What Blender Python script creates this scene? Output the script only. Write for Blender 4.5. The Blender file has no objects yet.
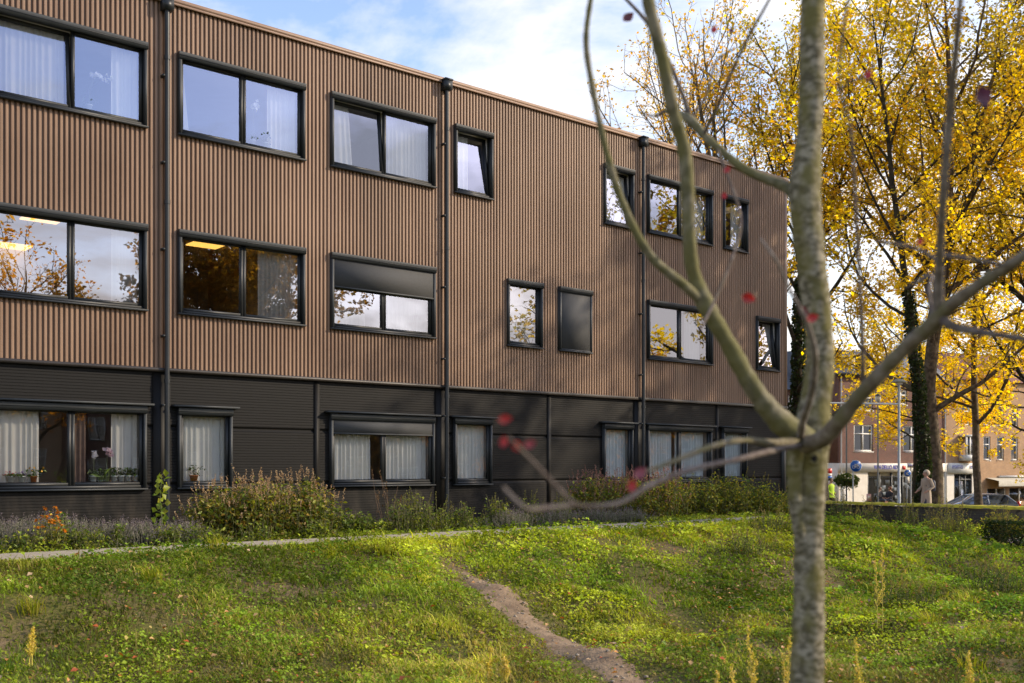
import bpy, math, random
import numpy as np
from mathutils import Vector, Matrix, Quaternion
R = math.radians
rs = np.random.RandomState(7)
random.seed(7)
scene = bpy.context.scene
COL = scene.collection

# ------------------------------------------------------------------ frame of reference
F, CX, HY, EYE, KV, XV = 1050.0, 512.0, 467.0, 1.15, 0.0359, 1768.0
def W(x, y, Z): return np.array([(x-CX)/F*Z, Z, EYE+(HY-y)/F*Z])
D = np.array([0.7672, 0.6414]); D /= np.linalg.norm(D)     # along the facade
N = np.array([D[1], -D[0]])                                # out of the facade
_z0 = F/(KV*(XV-165)); P0 = np.array([(165-CX)/F*_z0, _z0])
def sx(x): return (1/(XV-x)-1/(XV-165))*F/(KV*D[1])        # facade station
def loc(s, e): return P0+s*D+e*N
def se(X, Y):
    X = np.asarray(X, float); Y = np.asarray(Y, float)
    return (X-P0[0])*D[0]+(Y-P0[1])*D[1], (X-P0[0])*N[0]+(Y-P0[1])*N[1]
def spx(x, e):
    r = (x-CX)/F; return (r*(P0[1]+e*N[1])-P0[0]-e*N[0])/(D[0]-r*D[1])
BROT = math.atan2(D[1], D[0])

_T = np.random.RandomState(3).rand(256, 256)
def vnoise(x, y, k=0):
    x = np.asarray(x, float)+k*17.3; y = np.asarray(y, float)+k*9.1
    xi = np.floor(x).astype(int); yi = np.floor(y).astype(int)
    fx = x-xi; fy = y-yi; fx = fx*fx*(3-2*fx); fy = fy*fy*(3-2*fy)
    a = _T[xi % 256, yi % 256]; b = _T[(xi+1) % 256, yi % 256]
    c = _T[xi % 256, (yi+1) % 256]; d = _T[(xi+1) % 256, (yi+1) % 256]
    return (a*(1-fx)+b*fx)*(1-fy)+(c*(1-fx)+d*fx)*fy
def fbm(x, y, k=0): return (vnoise(x, y, k)*.55+vnoise(x*2.1, y*2.1, k+1)*.3+vnoise(x*4.3, y*4.3, k+2)*.15)
def sm(t): t = np.clip(t, 0, 1); return t*t*(3-2*t)

def h(X, Y):
    X = np.asarray(X, float); Y = np.asarray(Y, float)
    s, e = se(X, Y)
    g = -0.10*sm((e-4.4)/1.6)-0.78*sm((e-4.9)/5.0)+0.5*sm((e-12.3)/5.5)
    g = g+0.16*np.exp(-((e-5.3)/.6)**2)*np.clip(vnoise(s*.6, e*.3, 5)-.30, 0, 1)
    g = g-0.42*sm((s-12.5)/5)*(1-sm((e-4.5)/4.5))
    rough = sm((e-4.8)/2.2)
    g = g+rough*(0.30*(fbm(X*.42, Y*.42, 2)-.5)+0.20*(vnoise(X*1.05, Y*1.05, 6)-.5)+0.08*(vnoise(X*2.3, Y*2.3, 8)-.5))
    st = -.55-1.25*sm((s-28)/20)
    w = sm((s-19.45)/.5)
    return g*(1-w)+st*w

# ------------------------------------------------------------------ materials
MATS = {}
def newmat(name):
    m = bpy.data.materials.new(name); m.use_nodes = True
    nt = m.node_tree; nt.nodes.clear()
    out = nt.nodes.new('ShaderNodeOutputMaterial')
    return m, nt, nt.nodes, nt.links, out
def mat(name, c1, c2=None, rough=.6, metal=0, scale=8, stretch=(1, 1, 1), bump=0, bscale=None, spec=.5, detail=5, lo=.35, hi=.65):
    if name in MATS: return MATS[name]
    m, nt, n, l, out = newmat(name)
    b = n.new('ShaderNodeBsdfPrincipled'); l.new(b.outputs[0], out.inputs[0])
    b.inputs['Roughness'].default_value = rough; b.inputs['Metallic'].default_value = metal
    b.inputs['Specular IOR Level'].default_value = spec
    c2 = c2 or tuple(x*.8 for x in c1)
    tc = n.new('ShaderNodeTexCoord'); mp = n.new('ShaderNodeMapping'); mp.inputs['Scale'].default_value = stretch
    l.new(tc.outputs['Object'], mp.inputs[0])
    nz = n.new('ShaderNodeTexNoise'); nz.inputs['Scale'].default_value = scale; nz.inputs['Detail'].default_value = detail
    l.new(mp.outputs[0], nz.inputs[0])
    r = n.new('ShaderNodeValToRGB'); r.color_ramp.elements[0].position = lo; r.color_ramp.elements[1].position = hi
    r.color_ramp.elements[0].color = (*c1, 1); r.color_ramp.elements[1].color = (*c2, 1)
    l.new(nz.outputs[0], r.inputs[0]); l.new(r.outputs[0], b.inputs['Base Color'])
    if bump:
        nb = n.new('ShaderNodeTexNoise'); nb.inputs['Scale'].default_value = bscale or scale*3; nb.inputs['Detail'].default_value = 6
        l.new(mp.outputs[0], nb.inputs[0])
        bp = n.new('ShaderNodeBump'); bp.inputs['Strength'].default_value = bump; bp.inputs['Distance'].default_value = .02
        l.new(nb.outputs[0], bp.inputs['Height']); l.new(bp.outputs[0], b.inputs['Normal'])
    MATS[name] = m; return m
def leafmat(name, trans=.4, gloss=.04, mul=1.0):
    m, nt, n, l, out = newmat(name)
    a = n.new('ShaderNodeAttribute'); a.attribute_name = 'Col'
    d = n.new('ShaderNodeBsdfDiffuse'); t = n.new('ShaderNodeBsdfTranslucent'); g = n.new('ShaderNodeBsdfGlossy')
    g.inputs['Roughness'].default_value = .45
    hs = n.new('ShaderNodeHueSaturation'); hs.inputs['Value'].default_value = 1.25*mul; hs.inputs['Saturation'].default_value = 1.08
    l.new(a.outputs['Color'], d.inputs[0]); l.new(a.outputs['Color'], hs.inputs['Color']); l.new(hs.outputs[0], t.inputs[0])
    mx = n.new('ShaderNodeMixShader'); mx.inputs[0].default_value = trans
    l.new(d.outputs[0], mx.inputs[1]); l.new(t.outputs[0], mx.inputs[2])
    m2 = n.new('ShaderNodeMixShader'); m2.inputs[0].default_value = gloss
    l.new(mx.outputs[0], m2.inputs[1]); l.new(g.outputs[0], m2.inputs[2]); l.new(m2.outputs[0], out.inputs[0])
    return m
def glassmat(name, fac, tint=(.92, .95, .97), refl=(.92, .93, 1.0)):
    m, nt, n, l, out = newmat(name)
    t = n.new('ShaderNodeBsdfTransparent'); t.inputs[0].default_value = (*tint, 1)
    g = n.new('ShaderNodeBsdfGlossy'); g.inputs['Roughness'].default_value = .004; g.inputs[0].default_value = (*refl, 1)
    lw = n.new('ShaderNodeLayerWeight'); lw.inputs[0].default_value = .25
    ma = n.new('ShaderNodeMath'); ma.operation = 'MULTIPLY_ADD'; ma.inputs[1].default_value = .6; ma.inputs[2].default_value = fac
    ma.use_clamp = True
    l.new(lw.outputs['Fresnel'], ma.inputs[0])
    tc = n.new('ShaderNodeTexCoord'); nz = n.new('ShaderNodeTexNoise'); nz.inputs['Scale'].default_value = 1.3; nz.inputs['Detail'].default_value = 1
    l.new(tc.outputs['Object'], nz.inputs[0])
    bp = n.new('ShaderNodeBump'); bp.inputs['Strength'].default_value = .06; bp.inputs['Distance'].default_value = .03
    l.new(nz.outputs[0], bp.inputs['Height']); l.new(bp.outputs[0], g.inputs['Normal'])
    mx = n.new('ShaderNodeMixShader'); l.new(ma.outputs[0], mx.inputs[0]); l.new(t.outputs[0], mx.inputs[1]); l.new(g.outputs[0], mx.inputs[2])
    l.new(mx.outputs[0], out.inputs[0]); return m
def emitmat(name, c, st):
    m, nt, n, l, out = newmat(name)
    e = n.new('ShaderNodeEmission'); e.inputs[0].default_value = (*c, 1); e.inputs[1].default_value = st
    l.new(e.outputs[0], out.inputs[0]); return m
def brickmat(name, c1, c2, mortar, sc=1.0):
    m, nt, n, l, out = newmat(name)
    b = n.new('ShaderNodeBsdfPrincipled'); b.inputs['Roughness'].default_value = .85; l.new(b.outputs[0], out.inputs[0])
    tc = n.new('ShaderNodeTexCoord'); sp = n.new('ShaderNodeSeparateXYZ'); cb = n.new('ShaderNodeCombineXYZ')
    ad = n.new('ShaderNodeMath'); l.new(tc.outputs['Object'], sp.inputs[0])
    l.new(sp.outputs[0], ad.inputs[0]); l.new(sp.outputs[1], ad.inputs[1]); l.new(ad.outputs[0], cb.inputs[0]); l.new(sp.outputs[2], cb.inputs[1])
    bt = n.new('ShaderNodeTexBrick'); bt.inputs['Scale'].default_value = sc
    bt.inputs['Brick Width'].default_value = .22; bt.inputs['Row Height'].default_value = .065; bt.inputs['Mortar Size'].default_value = .008
    bt.inputs['Color1'].default_value = (*c1, 1); bt.inputs['Color2'].default_value = (*c2, 1); bt.inputs['Mortar'].default_value = (*mortar, 1)
    l.new(cb.outputs[0], bt.inputs[0])
    nz = n.new('ShaderNodeTexNoise'); nz.inputs['Scale'].default_value = 1.1; nz.inputs['Detail'].default_value = 6; l.new(tc.outputs['Object'], nz.inputs[0])
    mr = n.new('ShaderNodeMapRange'); mr.inputs[3].default_value = .6; mr.inputs[4].default_value = 1.35; l.new(nz.outputs[0], mr.inputs[0])
    mx = n.new('ShaderNodeMix'); mx.data_type = 'RGBA'; mx.blend_type = 'MULTIPLY'; mx.inputs[0].default_value = 1
    l.new(bt.outputs[0], mx.inputs[6]); l.new(mr.outputs[0], mx.inputs[7]); l.new(mx.outputs[2], b.inputs['Base Color'])
    return m

# brown cladding: small tone drift from sheet to sheet and weather streaks
def claddingmat():
    m, nt, n, l, out = newmat('brown_coated_steel')
    b = n.new('ShaderNodeBsdfPrincipled'); l.new(b.outputs[0], out.inputs[0]); b.inputs['Roughness'].default_value = .52
    b.inputs['Specular IOR Level'].default_value = .35
    tc = n.new('ShaderNodeTexCoord')
    mp = n.new('ShaderNodeMapping'); mp.inputs['Scale'].default_value = (9, 1, .35); l.new(tc.outputs['Object'], mp.inputs[0])
    nz = n.new('ShaderNodeTexNoise'); nz.inputs['Scale'].default_value = 1.2; nz.inputs['Detail'].default_value = 6; l.new(mp.outputs[0], nz.inputs[0])
    nz2 = n.new('ShaderNodeTexNoise'); nz2.inputs['Scale'].default_value = .45; nz2.inputs['Detail'].default_value = 3; l.new(tc.outputs['Object'], nz2.inputs[0])
    ad = n.new('ShaderNodeMath'); ad.operation = 'ADD'; l.new(nz.outputs[0], ad.inputs[0]); l.new(nz2.outputs[0], ad.inputs[1])
    r = n.new('ShaderNodeValToRGB'); e = r.color_ramp.elements
    e[0].position = .38; e[0].color = (.215, .130, .082, 1); e[1].position = .62; e[1].color = (.325, .207, .135, 1)
    hf = n.new('ShaderNodeMath'); hf.operation = 'MULTIPLY'; hf.inputs[1].default_value = .5; l.new(ad.outputs[0], hf.inputs[0])
    l.new(hf.outputs[0], r.inputs[0])
    # groove shade put into the colour: darker towards the back of the profile
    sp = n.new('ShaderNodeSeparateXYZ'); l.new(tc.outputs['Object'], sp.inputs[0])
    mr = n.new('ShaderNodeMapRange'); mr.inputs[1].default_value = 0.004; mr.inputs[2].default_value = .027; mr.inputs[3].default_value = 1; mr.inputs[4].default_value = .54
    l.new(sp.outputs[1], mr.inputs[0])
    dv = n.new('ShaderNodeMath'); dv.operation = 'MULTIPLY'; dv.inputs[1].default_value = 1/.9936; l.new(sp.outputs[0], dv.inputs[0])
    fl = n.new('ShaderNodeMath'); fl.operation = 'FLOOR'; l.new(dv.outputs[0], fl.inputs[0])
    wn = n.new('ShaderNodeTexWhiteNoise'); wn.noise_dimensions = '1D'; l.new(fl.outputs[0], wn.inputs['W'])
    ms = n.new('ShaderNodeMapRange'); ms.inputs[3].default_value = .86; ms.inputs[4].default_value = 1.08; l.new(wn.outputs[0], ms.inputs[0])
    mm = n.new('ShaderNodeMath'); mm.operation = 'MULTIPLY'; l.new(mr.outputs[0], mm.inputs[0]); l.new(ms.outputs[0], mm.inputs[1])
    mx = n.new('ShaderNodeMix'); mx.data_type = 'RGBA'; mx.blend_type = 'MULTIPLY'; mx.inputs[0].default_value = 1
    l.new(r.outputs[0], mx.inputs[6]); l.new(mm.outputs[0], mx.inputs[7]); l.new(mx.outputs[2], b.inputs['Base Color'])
    return m
def dustymat(name, c, dust, zmax):
    m, nt, n, l, out = newmat(name); b = n.new('ShaderNodeBsdfPrincipled'); l.new(b.outputs[0], out.inputs[0]); b.inputs['Roughness'].default_value = .58; b.inputs['Specular IOR Level'].default_value = .25
    tc = n.new('ShaderNodeTexCoord'); sp = n.new('ShaderNodeSeparateXYZ'); l.new(tc.outputs['Object'], sp.inputs[0])
    mr = n.new('ShaderNodeMapRange'); mr.inputs[1].default_value = 0; mr.inputs[2].default_value = zmax; mr.inputs[3].default_value = .6; mr.inputs[4].default_value = .02; l.new(sp.outputs[2], mr.inputs[0])
    mp = n.new('ShaderNodeMapping'); mp.inputs['Scale'].default_value = (3, 1, 1.2); l.new(tc.outputs['Object'], mp.inputs[0])
    nz = n.new('ShaderNodeTexNoise'); nz.inputs['Scale'].default_value = 1.6; nz.inputs['Detail'].default_value = 8; nz.inputs['Roughness'].default_value = .65; l.new(mp.outputs[0], nz.inputs[0])
    rp = n.new('ShaderNodeMapRange'); rp.inputs[1].default_value = .42; rp.inputs[2].default_value = .72; l.new(nz.outputs[0], rp.inputs[0])
    mu = n.new('ShaderNodeMath'); mu.operation = 'MULTIPLY'; mu.use_clamp = True; l.new(mr.outputs[0], mu.inputs[0]); l.new(rp.outputs[0], mu.inputs[1])
    mx = n.new('ShaderNodeMix'); mx.data_type = 'RGBA'; l.new(mu.outputs[0], mx.inputs[0]); mx.inputs[6].default_value = (*c, 1); mx.inputs[7].default_value = (*dust, 1); l.new(mx.outputs[2], b.inputs['Base Color'])
    return m

def barkmat(name, base, light, moss, mscale=7, moss_amt=.5, bump=.6, ring=0):
    m, nt, n, l, out = newmat(name)
    b = n.new('ShaderNodeBsdfPrincipled'); b.inputs['Roughness'].default_value = .85; b.inputs['Specular IOR Level'].default_value = .2
    l.new(b.outputs[0], out.inputs[0])
    tc = n.new('ShaderNodeTexCoord')
    mp = n.new('ShaderNodeMapping'); mp.inputs['Scale'].default_value = (1, 1, .7); l.new(tc.outputs['Object'], mp.inputs[0])
    n1 = n.new('ShaderNodeTexNoise'); n1.inputs['Scale'].default_value = mscale; n1.inputs['Detail'].default_value = 7; l.new(mp.outputs[0], n1.inputs[0])
    n2 = n.new('ShaderNodeTexNoise'); n2.inputs['Scale'].default_value = mscale*2.3; n2.inputs['Detail'].default_value = 8; l.new(tc.outputs['Object'], n2.inputs[0])
    mp3 = n.new('ShaderNodeMapping'); mp3.inputs['Scale'].default_value = (1, 1, 1.7); l.new(tc.outputs['Object'], mp3.inputs[0])
    n3 = n.new('ShaderNodeTexNoise'); n3.inputs['Scale'].default_value = mscale*2.6; n3.inputs['Detail'].default_value = 5; l.new(mp3.outputs[0], n3.inputs[0])
    r1 = n.new('ShaderNodeValToRGB'); r1.color_ramp.elements[0].position = .40; r1.color_ramp.elements[1].position = .60
    r1.color_ramp.elements[0].color = (*base, 1); r1.color_ramp.elements[1].color = (*light, 1); l.new(n3.outputs[0] if ring else n2.outputs[0], r1.inputs[0])
    r2 = n.new('ShaderNodeValToRGB'); r2.color_ramp.elements[0].position = .60-moss_amt*.3; r2.color_ramp.elements[1].position = .76-moss_amt*.3; r2.color_ramp.elements[1].color = (.85, .85, .85, 1)
    l.new(n1.outputs[0], r2.inputs[0])
    mx = n.new('ShaderNodeMix'); mx.data_type = 'RGBA'; l.new(r2.outputs[0], mx.inputs[0]); l.new(r1.outputs[0], mx.inputs[6]); mx.inputs[7].default_value = (*moss, 1)
    l.new(mx.outputs[2], b.inputs['Base Color'])
    bp = n.new('ShaderNodeBump'); bp.inputs['Strength'].default_value = bump; bp.inputs['Distance'].default_value = .012
    l.new(n2.outputs[0], bp.inputs['Height']); l.new(bp.outputs[0], b.inputs['Normal'])
    return m

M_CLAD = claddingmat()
M_BLACK = dustymat('black_panel', (.0058, .0054, .0050), (.07, .058, .045), 1.3)
M_LEDGE = mat('dark_flashing', (.035, .028, .024), (.028, .023, .02), rough=.5, scale=3)
M_COPE = mat('coping_metal', (.24, .15, .10), (.28, .18, .12), rough=.5, scale=2)
M_FRAME = mat('anthracite_frame', (.013, .0150, .0165), (.019, .0215, .0235), rough=.5, scale=3)
M_BOX = mat('anthracite_box', (.021, .0255, .030), (.028, .033, .038), rough=.6, scale=3)
M_PIPE = mat('downpipe_paint', (.012, .015, .018), (.018, .022, .026), rough=.42, scale=4, spec=.4)
M_BLIND = mat('blind_fabric', (.050, .051, .053), (.062, .063, .065), rough=.85, scale=40)
M_BLIND2 = mat('ground_blind_fabric', (.055, .057, .06), (.065, .067, .07), rough=.8, scale=40)
M_ROOM = mat('room_plaster', (.50, .46, .40), (.44, .40, .35), rough=.9, scale=2)
M_REVEAL = mat('reveal_lining', (.45, .43, .40), (.40, .38, .35), rough=.8)
M_GL3 = glassmat('glass_upper', .25, refl=(.66, .74, 1.0))
M_GL2 = glassmat('glass_middle', .38, refl=(.76, .74, .80))
M_GL1 = glassmat('glass_ground', .11)
def curtainmat(name, c):
    m, nt, n, l, out = newmat(name)
    d = n.new('ShaderNodeBsdfDiffuse'); t = n.new('ShaderNodeBsdfTranslucent'); mx = n.new('ShaderNodeMixShader'); mx.inputs[0].default_value = .15
    tc = n.new('ShaderNodeTexCoord'); nz = n.new('ShaderNodeTexNoise'); nz.inputs['Scale'].default_value = 5; l.new(tc.outputs['Object'], nz.inputs[0])
    r = n.new('ShaderNodeValToRGB'); r.color_ramp.elements[0].color = (*[x*.85 for x in c], 1); r.color_ramp.elements[1].color = (*c, 1)
    l.new(nz.outputs[0], r.inputs[0]); l.new(r.outputs[0], d.inputs[0]); l.new(r.outputs[0], t.inputs[0])
    l.new(d.outputs[0], mx.inputs[1]); l.new(t.outputs[0], mx.inputs[2]); l.new(mx.outputs[0], out.inputs[0]); return m
M_CUR = curtainmat('white_voile', (.95, .91, .83))
M_CURG = curtainmat('grey_voile', (.88, .82, .73))
M_CURB = curtainmat('blue_grey_voile', (.82, .87, .86))
M_LEAF = leafmat('grass_leaf', .38, .012)
M_TLEAF = leafmat('autumn_leaf', .62, .02, 1.7)
M_GLEAF = leafmat('garden_leaf', .35, .02)
M_RED = leafmat('red_leaf', .3, .05)
M_WHITE = mat('white_paint', (.78, .76, .70), (.70, .68, .62), rough=.5, scale=5)
M_TRUNK = barkmat('mossy_bark', (.10, .087, .052), (.31, .275, .195), (.145, .128, .038), mscale=13, moss_amt=.52, ring=1)
M_LIMB = barkmat('mossy_limb', (.12, .11, .06), (.24, .215, .145), (.155, .145, .055), mscale=11, moss_amt=.68)
M_TWIG = barkmat('grey_twig', (.10, .075, .065), (.18, .15, .13), (.12, .095, .065), mscale=14, moss_amt=.3)
M_PALE = barkmat('pale_twig', (.17, .145, .13), (.30, .265, .24), (.2, .17, .14), mscale=14)
M_BARK = barkmat('dark_bark', (.022, .018, .013), (.055, .045, .032), (.045, .042, .02), mscale=3, moss_amt=.3)
M_BARK2 = barkmat('brown_bark', (.065, .048, .032), (.15, .112, .075), (.09, .078, .036), mscale=3, moss_amt=.3)

# ------------------------------------------------------------------ mesh helper
class MB:
    def __init__(s): s.v = []; s.q = []; s.t = []; s.c = []; s.n = 0; s.ng = []
    def add(s, v, q=None, t=None, c=None):
        v = np.asarray(v, float).reshape(-1, 3)
        if q is not None and len(q): s.q.append(np.asarray(q, int).reshape(-1, 4)+s.n)
        if t is not None and len(t): s.t.append(np.asarray(t, int).reshape(-1, 3)+s.n)
        s.v.append(v)
        if c is not None:
            c = np.asarray(c, float); s.c.append(np.broadcast_to(c, (len(v), 3)) if c.ndim == 1 else c)
        s.n += len(v); return s
    def box(s, x0, x1, y0, y1, z0, z1):
        v = [(x, y, z) for z in (z0, z1) for y in (y0, y1) for x in (x0, x1)]
        return s.add(v, [(0, 2, 3, 1), (4, 5, 7, 6), (0, 1, 5, 4), (2, 6, 7, 3), (0, 4, 6, 2), (1, 3, 7, 5)])
    def quad(s, a, b, c, d): return s.add([a, b, c, d], [(0, 1, 2, 3)])
    def tube(s, pts, rad, n=6, cap=True, c=None):
        p = np.asarray(pts, float); k = len(p); rad = np.broadcast_to(np.asarray(rad, float), (k,))
        tg = np.gradient(p, axis=0); tg /= np.linalg.norm(tg, axis=1)[:, None]+1e-9
        ref = np.array([0, 0, 1.]) if abs(tg[:, 2]).mean() < .8 else np.array([1., 0, 0])
        u = np.cross(tg, ref); u /= np.linalg.norm(u, axis=1)[:, None]+1e-9
        w = np.cross(tg, u); a = np.arange(n)*2*math.pi/n
        ring = p[:, None]+rad[:, None, None]*(np.cos(a)[None, :, None]*u[:, None]+np.sin(a)[None, :, None]*w[:, None])
        i = np.arange(k-1)[:, None]*n; j = np.arange(n)[None]; j2 = (j+1) % n
        q = np.stack([i+j, i+j2, i+n+j2, i+n+j], -1).reshape(-1, 4)
        s.add(ring.reshape(-1, 3), q, None, c)
        if cap:
            cc = c
            for r0, flip in ((0, 1), (k-1, 0)):
                rg = ring[r0]; ce = rg.mean(0)
                t = [(n, (m+1) % n, m) if flip else (n, m, (m+1) % n) for m in range(n)]
                s.add(np.vstack([rg, ce]), None, t, cc)
        return s
    def lathe(s, prof, n=16, at=(0, 0, 0), c=None):
        a = np.arange(n)*2*math.pi/n; prof = np.asarray(prof, float); k = len(prof)
        v = np.stack([prof[:, 0][:, None]*np.cos(a), prof[:, 0][:, None]*np.sin(a), np.repeat(prof[:, 1][:, None], n, 1)], -1).reshape(-1, 3)+np.asarray(at)
        i = np.arange(k-1)[:, None]*n; j = np.arange(n)[None]; j2 = (j+1) % n
        return s.add(v, np.stack([i+j, i+j2, i+n+j2, i+n+j], -1).reshape(-1, 4), None, c)
    def ball(s, at, r, n=10, m=6, c=None):
        r = np.broadcast_to(np.asarray(r, float), (3,)); ph = np.linspace(-math.pi/2+.01, math.pi/2-.01, m+1)
        a = np.arange(n)*2*math.pi/n
        v = np.stack([np.cos(ph)[:, None]*np.cos(a)*r[0], np.cos(ph)[:, None]*np.sin(a)*r[1], np.repeat(np.sin(ph)[:, None], n, 1)*r[2]], -1).reshape(-1, 3)+np.asarray(at)
        i = np.arange(m)[:, None]*n; j = np.arange(n)[None]; j2 = (j+1) % n
        return s.add(v, np.stack([i+j, i+j2, i+n+j2, i+n+j], -1).reshape(-1, 4), None, c)
    def leaves(s, ctr, size, col, up=.3, aspect=.55, rng=rs, fold=.18):
        ctr = np.asarray(ctr, float); n = len(ctr)
        if not n: return s
        size = np.broadcast_to(np.asarray(size, float), (n,))
        nrm = rng.randn(n, 3); nrm[:, 2] = np.abs(nrm[:, 2])*1+up*3; nrm /= np.linalg.norm(nrm, axis=1)[:, None]
        a = rng.randn(n, 3); a -= (a*nrm).sum(1)[:, None]*nrm; a /= np.linalg.norm(a, axis=1)[:, None]
        b = np.cross(nrm, a); L = size[:, None]
        mid = ctr+a*L*.05
        v = np.stack([ctr-a*L*.5, mid+b*L*aspect*.5+nrm*L*fold, ctr+a*L*.5, mid-b*L*aspect*.5+nrm*L*fold], 1).reshape(-1, 3)
        q = np.arange(n*4).reshape(-1, 4); tri = np.concatenate([q[:, [0, 1, 2]], q[:, [0, 2, 3]]])
        return s.add(v, None, tri, np.repeat(np.asarray(col, float), 4, 0))
    def build(s, name, m, parent=None, smooth=False, M=None):
        me = bpy.data.meshes.new(name)
        v = np.concatenate(s.v) if s.v else np.zeros((0, 3))
        q = np.concatenate(s.q) if s.q else np.zeros((0, 4), int); t = np.concatenate(s.t) if s.t else np.zeros((0, 3), int)
        me.vertices.add(len(v)); me.vertices.foreach_set('co', v.astype(np.float32).ravel())
        li = np.concatenate([q.ravel(), t.ravel()]); me.loops.add(len(li)); me.loops.foreach_set('vertex_index', li.astype(np.int32))
        st = np.concatenate([np.arange(len(q))*4, len(q)*4+np.arange(len(t))*3]); me.polygons.add(len(st))
        me.polygons.foreach_set('loop_start', st.astype(np.int32))
        me.update(calc_edges=True)
        if smooth: me.polygons.foreach_set('use_smooth', np.ones(len(st), bool))
        if s.c and sum(len(x) for x in s.c) == len(v):
            a = me.attributes.new('Col', 'FLOAT_COLOR', 'POINT'); c = np.concatenate(s.c)
            a.data.foreach_set('color', np.concatenate([c, np.ones((len(c), 1))], 1).astype(np.float32).ravel())
        me.validate(); me.materials.append(m)
        o = bpy.data.objects.new(name, me); COL.objects.link(o)
        if parent: o.parent = parent
        return o
def thing(name, label, cat, at=(0, 0, 0), rz=0, group=None):
    o = bpy.data.objects.new(name, None); COL.objects.link(o); o.location = [float(x) for x in at]; o.rotation_euler = (0, 0, rz)
    o['label'] = label; o['category'] = cat
    if group: o['group'] = group
    return o
def tag(o, label=None, cat=None, group=None, kind=None):
    if label: o['label'] = label
    if cat: o['category'] = cat
    if group: o['group'] = group
    if kind: o['kind'] = kind
    return o

# ------------------------------------------------------------------ world, sun, camera
SUN_AZ, SUN_EL = math.atan2(1.0, .02), R(28)
w = bpy.data.worlds.new("World"); scene.world = w; w.use_nodes = True
nt = w.node_tree; n = nt.nodes; l = nt.links; n.clear()
out = n.new('ShaderNodeOutputWorld'); bg = n.new('ShaderNodeBackground'); bg.inputs[1].default_value = .15; l.new(bg.outputs[0], out.inputs[0])
sky = n.new('ShaderNodeTexSky'); sky.sky_type = 'NISHITA'; sky.sun_disc = False; sky.sun_elevation = SUN_EL; sky.sun_rotation = SUN_AZ
sky.air_density = 1.0; sky.dust_density = .8; sky.ozone_density = 1.6
tc = n.new('ShaderNodeTexCoord'); mp = n.new('ShaderNodeMapping'); mp.inputs['Scale'].default_value = (1.0, 1.0, 2.6); mp.inputs['Location'].default_value = (.35, .2, .1)
l.new(tc.outputs['Generated'], mp.inputs[0])
n1 = n.new('ShaderNodeTexNoise'); n1.inputs['Scale'].default_value = 2.3; n1.inputs['Detail'].default_value = 10; n1.inputs['Roughness'].default_value = .58; n1.inputs['Distortion'].default_value = .25
l.new(mp.outputs[0], n1.inputs[0])
n2 = n.new('ShaderNodeTexNoise'); n2.inputs['Scale'].default_value = 13; n2.inputs['Detail'].default_value = 8; l.new(mp.outputs[0], n2.inputs[0])
sp = n.new('ShaderNodeSeparateXYZ'); l.new(tc.outputs['Generated'], sp.inputs[0])
# more cloud low down than overhead
mr = n.new('ShaderNodeMapRange'); mr.inputs[1].default_value = .05; mr.inputs[2].default_value = .65; mr.inputs[3].default_value = .14; mr.inputs[4].default_value = -.10; l.new(sp.outputs[2], mr.inputs[0])
a1 = n.new('ShaderNodeMath'); a1.operation = 'ADD'; l.new(n1.outputs[0], a1.inputs[0]); l.new(mr.outputs[0], a1.inputs[1])
a2 = n.new('ShaderNodeMath'); a2.operation = 'MULTIPLY_ADD'; a2.inputs[1].default_value = .24; l.new(n2.outputs[0], a2.inputs[0]); l.new(a1.outputs[0], a2.inputs[2])
rp = n.new('ShaderNodeValToRGB'); rp.color_ramp.elements[0].position = .57; rp.color_ramp.elements[1].position = .76; l.new(a2.outputs[0], rp.inputs[0])
mx = n.new('ShaderNodeMix'); mx.data_type = 'RGBA'; l.new(rp.outputs[0], mx.inputs[0])
sb = n.new('ShaderNodeMix'); sb.data_type = 'RGBA'; sb.blend_type = 'MULTIPLY'; sb.inputs[0].default_value = 1; sb.inputs[7].default_value = (2.3, 2.12, 2.1, 1)
l.new(sky.outputs[0], sb.inputs[6]); l.new(sb.outputs[2], mx.inputs[6]); mx.inputs[7].default_value = (8.6, 8.3, 8.1, 1)
l.new(mx.outputs[2], bg.inputs[0])
sd = bpy.data.lights.new('sun', 'SUN'); sd.energy = 5.0; sd.angle = R(.6); sd.color = (1, .84, .62)
so = bpy.data.objects.new('sun', sd); COL.objects.link(so)
TS = Vector((math.sin(SUN_AZ)*math.cos(SUN_EL), math.cos(SUN_AZ)*math.cos(SUN_EL), math.sin(SUN_EL)))
so.rotation_euler = (-TS).to_track_quat('-Z', 'Y').to_euler(); so.location = TS*60
cd = bpy.data.cameras.new('camera'); cam = bpy.data.objects.new('camera', cd); COL.objects.link(cam); scene.camera = cam
cam.location = (0, 0, EYE); cam.rotation_euler = (R(90), 0, 0); cd.sensor_width = 36; cd.lens = F/1024*36
cd.shift_y = (HY-341.5)/1024; cd.clip_end = 3000; cd.clip_start = .05
cd.dof.use_dof = True; cd.dof.focus_distance = 21; cd.dof.aperture_fstop = 2.4
scene.view_settings.view_transform = 'Standard'; scene.view_settings.look = 'None'; scene.view_settings.exposure = 0
scene.render.resolution_x = 1024; scene.render.resolution_y = 683
scene.cycles.max_bounces = 10; scene.cycles.transparent_max_bounces = 16; scene.cycles.sample_clamp_indirect = 6
scene.cycles.caustics_reflective = False; scene.cycles.caustics_refractive = False

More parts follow.
